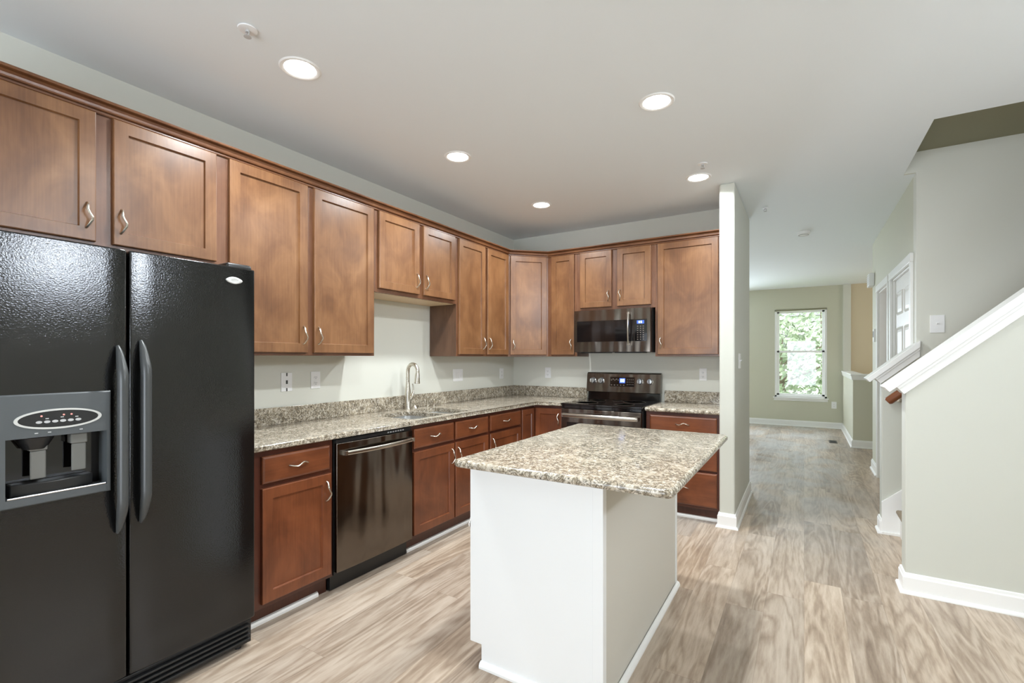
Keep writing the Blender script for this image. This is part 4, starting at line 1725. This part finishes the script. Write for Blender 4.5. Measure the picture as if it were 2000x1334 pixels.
# ------------------------------------------------------------------ switches and outlets
def plate(name, label, cat, loc, rotz, wd=0.072, h=0.117, kind='outlet', group='white wall plates', gangs=1):
    """plate on a wall; local -y faces the room, centre at loc"""
    t = thing(name, label, cat, loc, rotz, group)
    m = MB()
    m.box(-wd / 2, wd / 2, -0.006, 0.0, -h / 2, h / 2)
    m.build('cover_plate', M['plastic_white'], t, 0.002)
    gw = wd / gangs
    for g in range(gangs):
        cx = -wd / 2 + gw * (g + 0.5)
        if kind == 'outlet':
            for s in (-1, 1):
                m = MB()
                m.loops([[(cx + 0.0165 * math.cos(a * PI / 12), yy, s * 0.0195 + 0.014 * math.sin(a * PI / 12)) for a in range(24)] for yy in (-0.005, -0.0075)])
                rc = m.build('receptacle', M['plastic_white'], t)
                for q_ in (-0.0065, 0.0065):
                    m = MB()
                    m.box(cx + q_ - 0.001, cx + q_ + 0.001, -0.0079, -0.007, s * 0.0195 - 0.004, s * 0.0195 + 0.006)
                    m.build('slot', M['slot'], rc)
                m = MB()
                m.lathe([(0.0024, -0.007), (0.0024, -0.0079)], (cx, 0, s * 0.0195 - 0.009), 'y', 10)
                m.build('ground_hole', M['slot'], rc)
        elif kind == 'switch':
            m = MB()
            m.box(cx - 0.006, cx + 0.006, -0.007, -0.005, -0.013, 0.013)
            m.prism([(-0.006, -0.004), (-0.018, 0.004), (-0.016, 0.010), (-0.006, 0.006)], cx - 0.0045, cx + 0.0045, 'yz')
            m.build('toggle', M['plastic_white'], t)
        elif kind == 'rocker':
            m = MB()
            m.box(cx - 0.0165, cx + 0.0165, -0.0085, -0.005, -0.033, 0.033)
            m.build('rocker', M['plastic_white'], t, 0.001)
        elif kind == 'jack':
            for za, zb, q_ in ((-0.012, 0.012, 0.006), (h / 2 - 0.022, h / 2 - 0.001, 0.004), (-h / 2 + 0.001, -h / 2 + 0.022, 0.004)):
                m = MB()
                m.box(cx - q_, cx + q_, -0.0080, -0.005, za, zb)
                m.build('notch', M['slot'], t)
    return t


plate('wall_outlet', 'white plate with dark notches top and bottom, nearest the refrigerator', 'outlet', (XL, 1.879, 1.182), LEFT, 0.078, 0.122, 'jack')
plate('wall_outlet', 'white outlet over the dishwasher, second plate from the refrigerator', 'outlet', (XL, 2.096, 1.187), LEFT, 0.074)
plate('light_switch', 'wide white double switch plate on the wall right of the faucet', 'switch', (XL, 3.690, 1.172), LEFT, 0.150, 0.120, 'rocker', gangs=2)
plate('wall_outlet', 'white outlet on the left wall close to the kitchen corner', 'outlet', (XL, 4.478, 1.166), LEFT, 0.074)
plate('wall_outlet', 'white outlet on the back wall left of the range', 'outlet', (-2.442, YB, 1.175), 0, 0.072)
plate('wall_outlet', 'white outlet on the back wall right of the range', 'outlet', (-0.808, YB, 1.185), 0, 0.066)
plate('light_switch', 'white toggle switch on the hall side of the white column', 'switch', (XP2, 4.385, 1.315), PI / 2, 0.116, 0.125, 'switch', gangs=2)
plate('light_switch', 'white toggle switch on the stair wall above the sloping cap', 'switch', (0.828, YS, 1.588), 0, 0.082, 0.128, 'switch')
plate('wall_outlet', 'white outlet low on the far wall right of the window', 'outlet', (0.484, YF, 0.444), 0, 0.080, 0.13)

# ------------------------------------------------------------------ ceiling fixtures
LP = [(-2.045, 1.400, 'nearest to the refrigerator'), (-2.021, 2.578, 'in the left row above the dishwasher'), (-2.016, 3.785, 'in the left row nearest the kitchen corner'),
      (-0.676, 2.585, 'in the right row above the island'), (-0.688, 3.835, 'in front of the white column')]
CAN_W = 18
proto = None
for i, (x, y, wh) in enumerate(LP):
    lab = 'round lit recessed ceiling light ' + wh
    if proto is None:
        t = thing('recessed_light', lab, 'ceiling light', (x, y, ZC), 0, 'recessed kitchen lights')
        m = MB()
        m.lathe([(0.068, -0.0005), (0.076, -0.006), (0.088, -0.006), (0.094, -0.0005)], (0, 0, 0), 'z', 48)
        m.build('trim_ring', M['trim'], t, smooth=True)
        m = MB()
        m.lathe([(0, -0.0105), (0.035, -0.0095), (0.060, -0.006), (0.074, -0.0015)], (0, 0, 0), 'z', 48)
        m.build('lens', M['lamp'], t, smooth=True)
        proto = t
    else:
        t = proto.copy()
        COL.objects.link(t)
        t.location = (x, y, ZC)
        t['label'] = lab
        for ch in list(proto.children):
            c = ch.copy()
            COL.objects.link(c)
            c.parent = t
for (x, y) in [(a[0], a[1]) for a in LP] + [(-0.68, 1.40)]:
    area('can_light', (x, y, ZC - 0.014), (0, 0, 0), 0.13, 0.13, CAN_W, (0.94, 1.0, 1.03), spread=math.radians(160), disk=True)


def sprinkler(label, loc, r=0.038):
    t = thing('fire_sprinkler', label, 'sprinkler', loc, 0, 'ceiling fire sprinklers')
    m = MB()
    m.lathe([(0.010, 0), (r - 0.006, -0.002), (r, -0.004), (r - 0.002, -0.010), (r * 0.55, -0.014), (0.012, -0.013)], (0, 0, 0), 'z', 32)
    m.build('escutcheon', M['plastic_white'], t, smooth=True)
    m = MB()
    m.cyl((0, 0, -0.010), (0, 0, -0.026), 0.008, n=16)
    for s in (-1, 1):
        m.tube([(s * 0.008, 0, -0.022), (s * 0.012, 0, -0.036), (s * 0.004, 0, -0.050)], 0.0022, n=8)
    m.cyl((0, 0, -0.048), (0, 0, -0.054), 0.005, n=12)
    m.build('frame_arms', M['legend'], t)
    m = MB()
    m.lathe([(0.0, -0.054), (0.014, -0.055), (0.015, -0.057), (0, -0.058)], (0, 0, 0), 'z', 24)
    m.build('deflector', M['legend'], t)
    t.scale = (1, 1, 0.62)
    return t


sprinkler('white ceiling fire sprinkler beside the light nearest the refrigerator', (-1.985, 1.115, ZC))
sprinkler('white ceiling fire sprinkler just behind the light by the white column', (-0.613, 3.58, ZC), 0.034)
sprinkler('small grey ceiling fire sprinkler in the hall right of the white column', (-0.304, 4.93, ZC), 0.022)
sm = thing('smoke_detector', 'round white smoke detector on the hall ceiling', 'smoke detector', (-0.005, 6.10, ZC))
m = MB()
m.lathe([(0.065, 0), (0.066, -0.010), (0.060, -0.028), (0.045, -0.036), (0, -0.038)], (0, 0, 0), 'z', 40)
m.build('housing', M['plastic_white'], sm, smooth=True)
m = MB()
m.lathe([(0.050, -0.0345), (0.0505, -0.038), (0.043, -0.038), (0.043, -0.036)], (0, 0, 0), 'z', 40)
m.build('vent_ring', M['legend'], sm)

# hall fittings
dc = thing('door_chime', 'small boxy grey-white door chime high at the far end of the hall wall', 'door chime', (XD, 7.12, 2.27), -PI / 2)
m = MB()
m.box(-0.10, 0.10, -0.055, -0.001, -0.075, 0.075)
m.build('case', M['plastic_white'], dc, 0.006)
m = MB()
for k in range(5):
    m.box(-0.08, 0.08, -0.0565, -0.054, -0.05 + 0.024 * k, -0.042 + 0.024 * k)
m.build('grille', M['legend'], dc)
th = thing('thermostat', 'slim grey thermostat on the hall wall beyond the doors', 'thermostat', (XD, 6.90, 1.60), -PI / 2)
m = MB()
m.box(-0.045, 0.045, -0.026, 0.0, -0.075, 0.075)
m.build('case', M['plastic_white'], th, 0.004)
m = MB()
m.box(-0.030, 0.030, -0.0275, -0.0255, -0.02, 0.05)
m.build('screen', M['slot'], th)
fv = thing('floor_vent', 'small dark metal floor vent near the far half wall', 'floor vent', (0.394, 9.15, 0))
m = MB()
m.box(-0.055, 0.055, -0.14, 0.14, 0.0, 0.004)
fvf = m.build('vent_frame', M['bronze_vent'], fv, 0.001)
m = MB()
for k in range(12):
    m.box(-0.040, 0.040, -0.125 + 0.021 * k, -0.115 + 0.021 * k, 0.004, 0.006)
m.build('louvers', M['slot'], fv)

# ------------------------------------------------------------------ staircase
st = thing('staircase', 'carpeted staircase rising to the right between the two sloping white caps', 'staircase', (0.612, YK1 + 0.002, 0))
RI, RUN = 0.195, 0.219
DY = YS - YK1 - 0.004
for k in range(13):
    m = MB()
    m.box(0.0 + RUN * k, 0.0 + RUN * k + RUN + 0.02, 0, DY, RI * k, RI * (k + 1) - 0.03)
    m.build('riser', M['carpet'] if k else M['trim'], st)
    m = MB()
    m.box(-0.022 + RUN * k, RUN * (k + 1) + 0.002, 0, DY, RI * (k + 1) - 0.03, RI * (k + 1), 0.012, 3)
    m.build('tread', M['carpet'], st)
# skirt board on the far side
m = MB()
m.prism([(0.505, 0), (0.60, 0), (0.60, 0.0), (3.2, 2.32), (3.2, 2.62), (0.505, 0.245)], YS - 0.016, YS - 0.0005, 'xz')
m.sweep([(0.618, YS - 0.016), (0.505, YS - 0.016)], [(0, 0), (0.014, 0), (0.014, 0.02), (0, 0.02)], -1)
struct(m.build('trim_4', M['trim'], None, 0.002))
# handrail
hr = thing('handrail', 'short visible end of the dark wooden handrail on the stair wall', 'handrail', (0.54, YS - 0.075, 1.02))
m = MB()
pf = []
for k in range(16):
    a = 2 * PI * k / 16
    pf.append((0.026 * math.cos(a), 0.030 * math.sin(a)))
dx = Vector((1, 0, SL)).normalized()
un = Vector((-SL, 0, 1)).normalized()
Ls = []
for s, sc_ in ((-0.012, 0.75), (0.0, 1.0), (1.6, 1.0), (1.612, 0.8)):
    Ls.append([tuple(Vector((0, 0, 0)) + dx * s + Vector((0, 1, 0)) * a * sc_ + un * b * sc_) for a, b in pf])
m.loops(Ls)
m.build('rail', M['rail'], hr, smooth=True)
for s in (0.10, 1.2):
    m = MB()
    c = dx * s
    m.tube([tuple(c + Vector((0, 0, -0.022))), tuple(c + Vector((0, 0.02, -0.05))), tuple(c + Vector((0, 0.074, -0.055)))], 0.007, n=10)
    m.lathe([(0.026, 0.074), (0.026, 0.068), (0.012, 0.064)], (c.x, 0, c.z - 0.055), 'y', 20)
    m.build('bracket', M['nickel'], hr, smooth=True)

# ------------------------------------------------------------------ outside the far window
struct(boxes('ground_outside', M['grass'], [(-14, 14, YF + 0.5, YF + 30, -1.2, -1.1)]))
random.seed(3)


def tree(label, loc, h, cr, n, group='trees outside the far window'):
    t = thing('deciduous_tree', label, 'tree', loc, 0, group)
    m = MB()
    m.tube([(0, 0, 0), (0.05, 0.02, h * 0.3), (-0.04, 0, h * 0.6), (0.02, 0, h * 0.85)], [0.13, 0.10, 0.07, 0.03], n=10)
    for k in range(7):
        a = random.uniform(0, 2 * PI)
        z = h * random.uniform(0.3, 0.7)
        m.tube([(0, 0, z), (cr * 0.4 * math.cos(a), cr * 0.4 * math.sin(a), z + 0.3), (cr * 0.8 * math.cos(a), cr * 0.8 * math.sin(a), z + 0.7)], [0.05, 0.03, 0.012], n=6)
    m.build('trunk', M['bark'], t, smooth=True)
    m = MB()
    for k in range(n):
        while True:
            p = Vector((random.uniform(-1, 1), random.uniform(-1, 1), random.uniform(-1, 1)))
            if 0.25 < p.length < 1:
                break
        c = Vector((p.x * cr, p.y * cr, h * 0.58 + p.z * h * 0.44))
        s = random.uniform(0.06, 0.12)
        u = Vector((random.uniform(-1, 1), random.uniform(-1, 1), random.uniform(-1, 1))).normalized()
        v = u.orthogonal().normalized()
        w2 = u.cross(v)
        m.poly([c - v * s, c - w2 * s * 0.5, c + v * s, c + w2 * s * 0.5])
    m.build('foliage', M['leaf'], t)
    return t


tree('pale leafy tree filling the lower half of the far window', (-0.55, YF + 4.6, -1.1), 3.6, 1.7, 2600)
tree('leafy tree behind the left edge of the far window', (-2.6, YF + 7.5, -1.1), 6.2, 1.6, 1800)
tree('tall tree crown seen at the top of the far window', (0.6, YF + 10.5, -1.1), 8.5, 3.0, 3200)
hs = thing('neighbor_house', 'white neighboring house front glimpsed between the trees in the window', 'house', (-1.0, YF + 14, -1.1))
m = MB()
m.box(-4.5, 4.5, 0, 5, 0, 4.3)
m.build('wall', M['siding'], hs)
m = MB()
m.prism([(-0.4, 4.3), (5.4, 4.3), (2.5, 6.0)], -4.8, 4.8, 'yz')
m.build('roof', M['roofing'], hs)
for x in (-2.6, 0.2, 2.6):
    m = MB()
    m.box(x, x + 0.9, -0.03, 0, 2.3, 3.5)
    m.build('window', M['clearplastic'], hs)

# unseen bowl lamp added on the dining side for its refrigerator reflection
pl = thing('added_pendant_lamp', 'white glass bowl pendant lamp added unseen over the dining area', 'lamp', (1.75, 1.65, ZC))
m = MB()
m.lathe([(0.06, 0), (0.06, -0.02), (0.012, -0.03), (0.006, -0.035), (0.006, -0.20)], (0, 0, 0), 'z', 24)
m.build('added_pendant_stem', M['nickel'], pl, smooth=True)
m = MB()
m.lathe([(0.20, -0.20), (0.19, -0.23), (0.14, -0.275), (0.07, -0.30), (0, -0.305)], (0, 0, 0), 'z', 40)
m.build('added_pendant_bowl', M['lamp'], pl, smooth=True)
pgl = bpy.data.lights.new('added_pendant_glow', 'POINT')  # fill light added below the unseen bowl
pgl.energy = 3
pgl.color = (0.95, 1.0, 1.03)
pgl.shadow_soft_size = 0.15
pgo = bpy.data.objects.new('added_pendant_glow', pgl)
pgo.location = (1.75, 1.65, ZC - 0.42)
COL.objects.link(pgo)
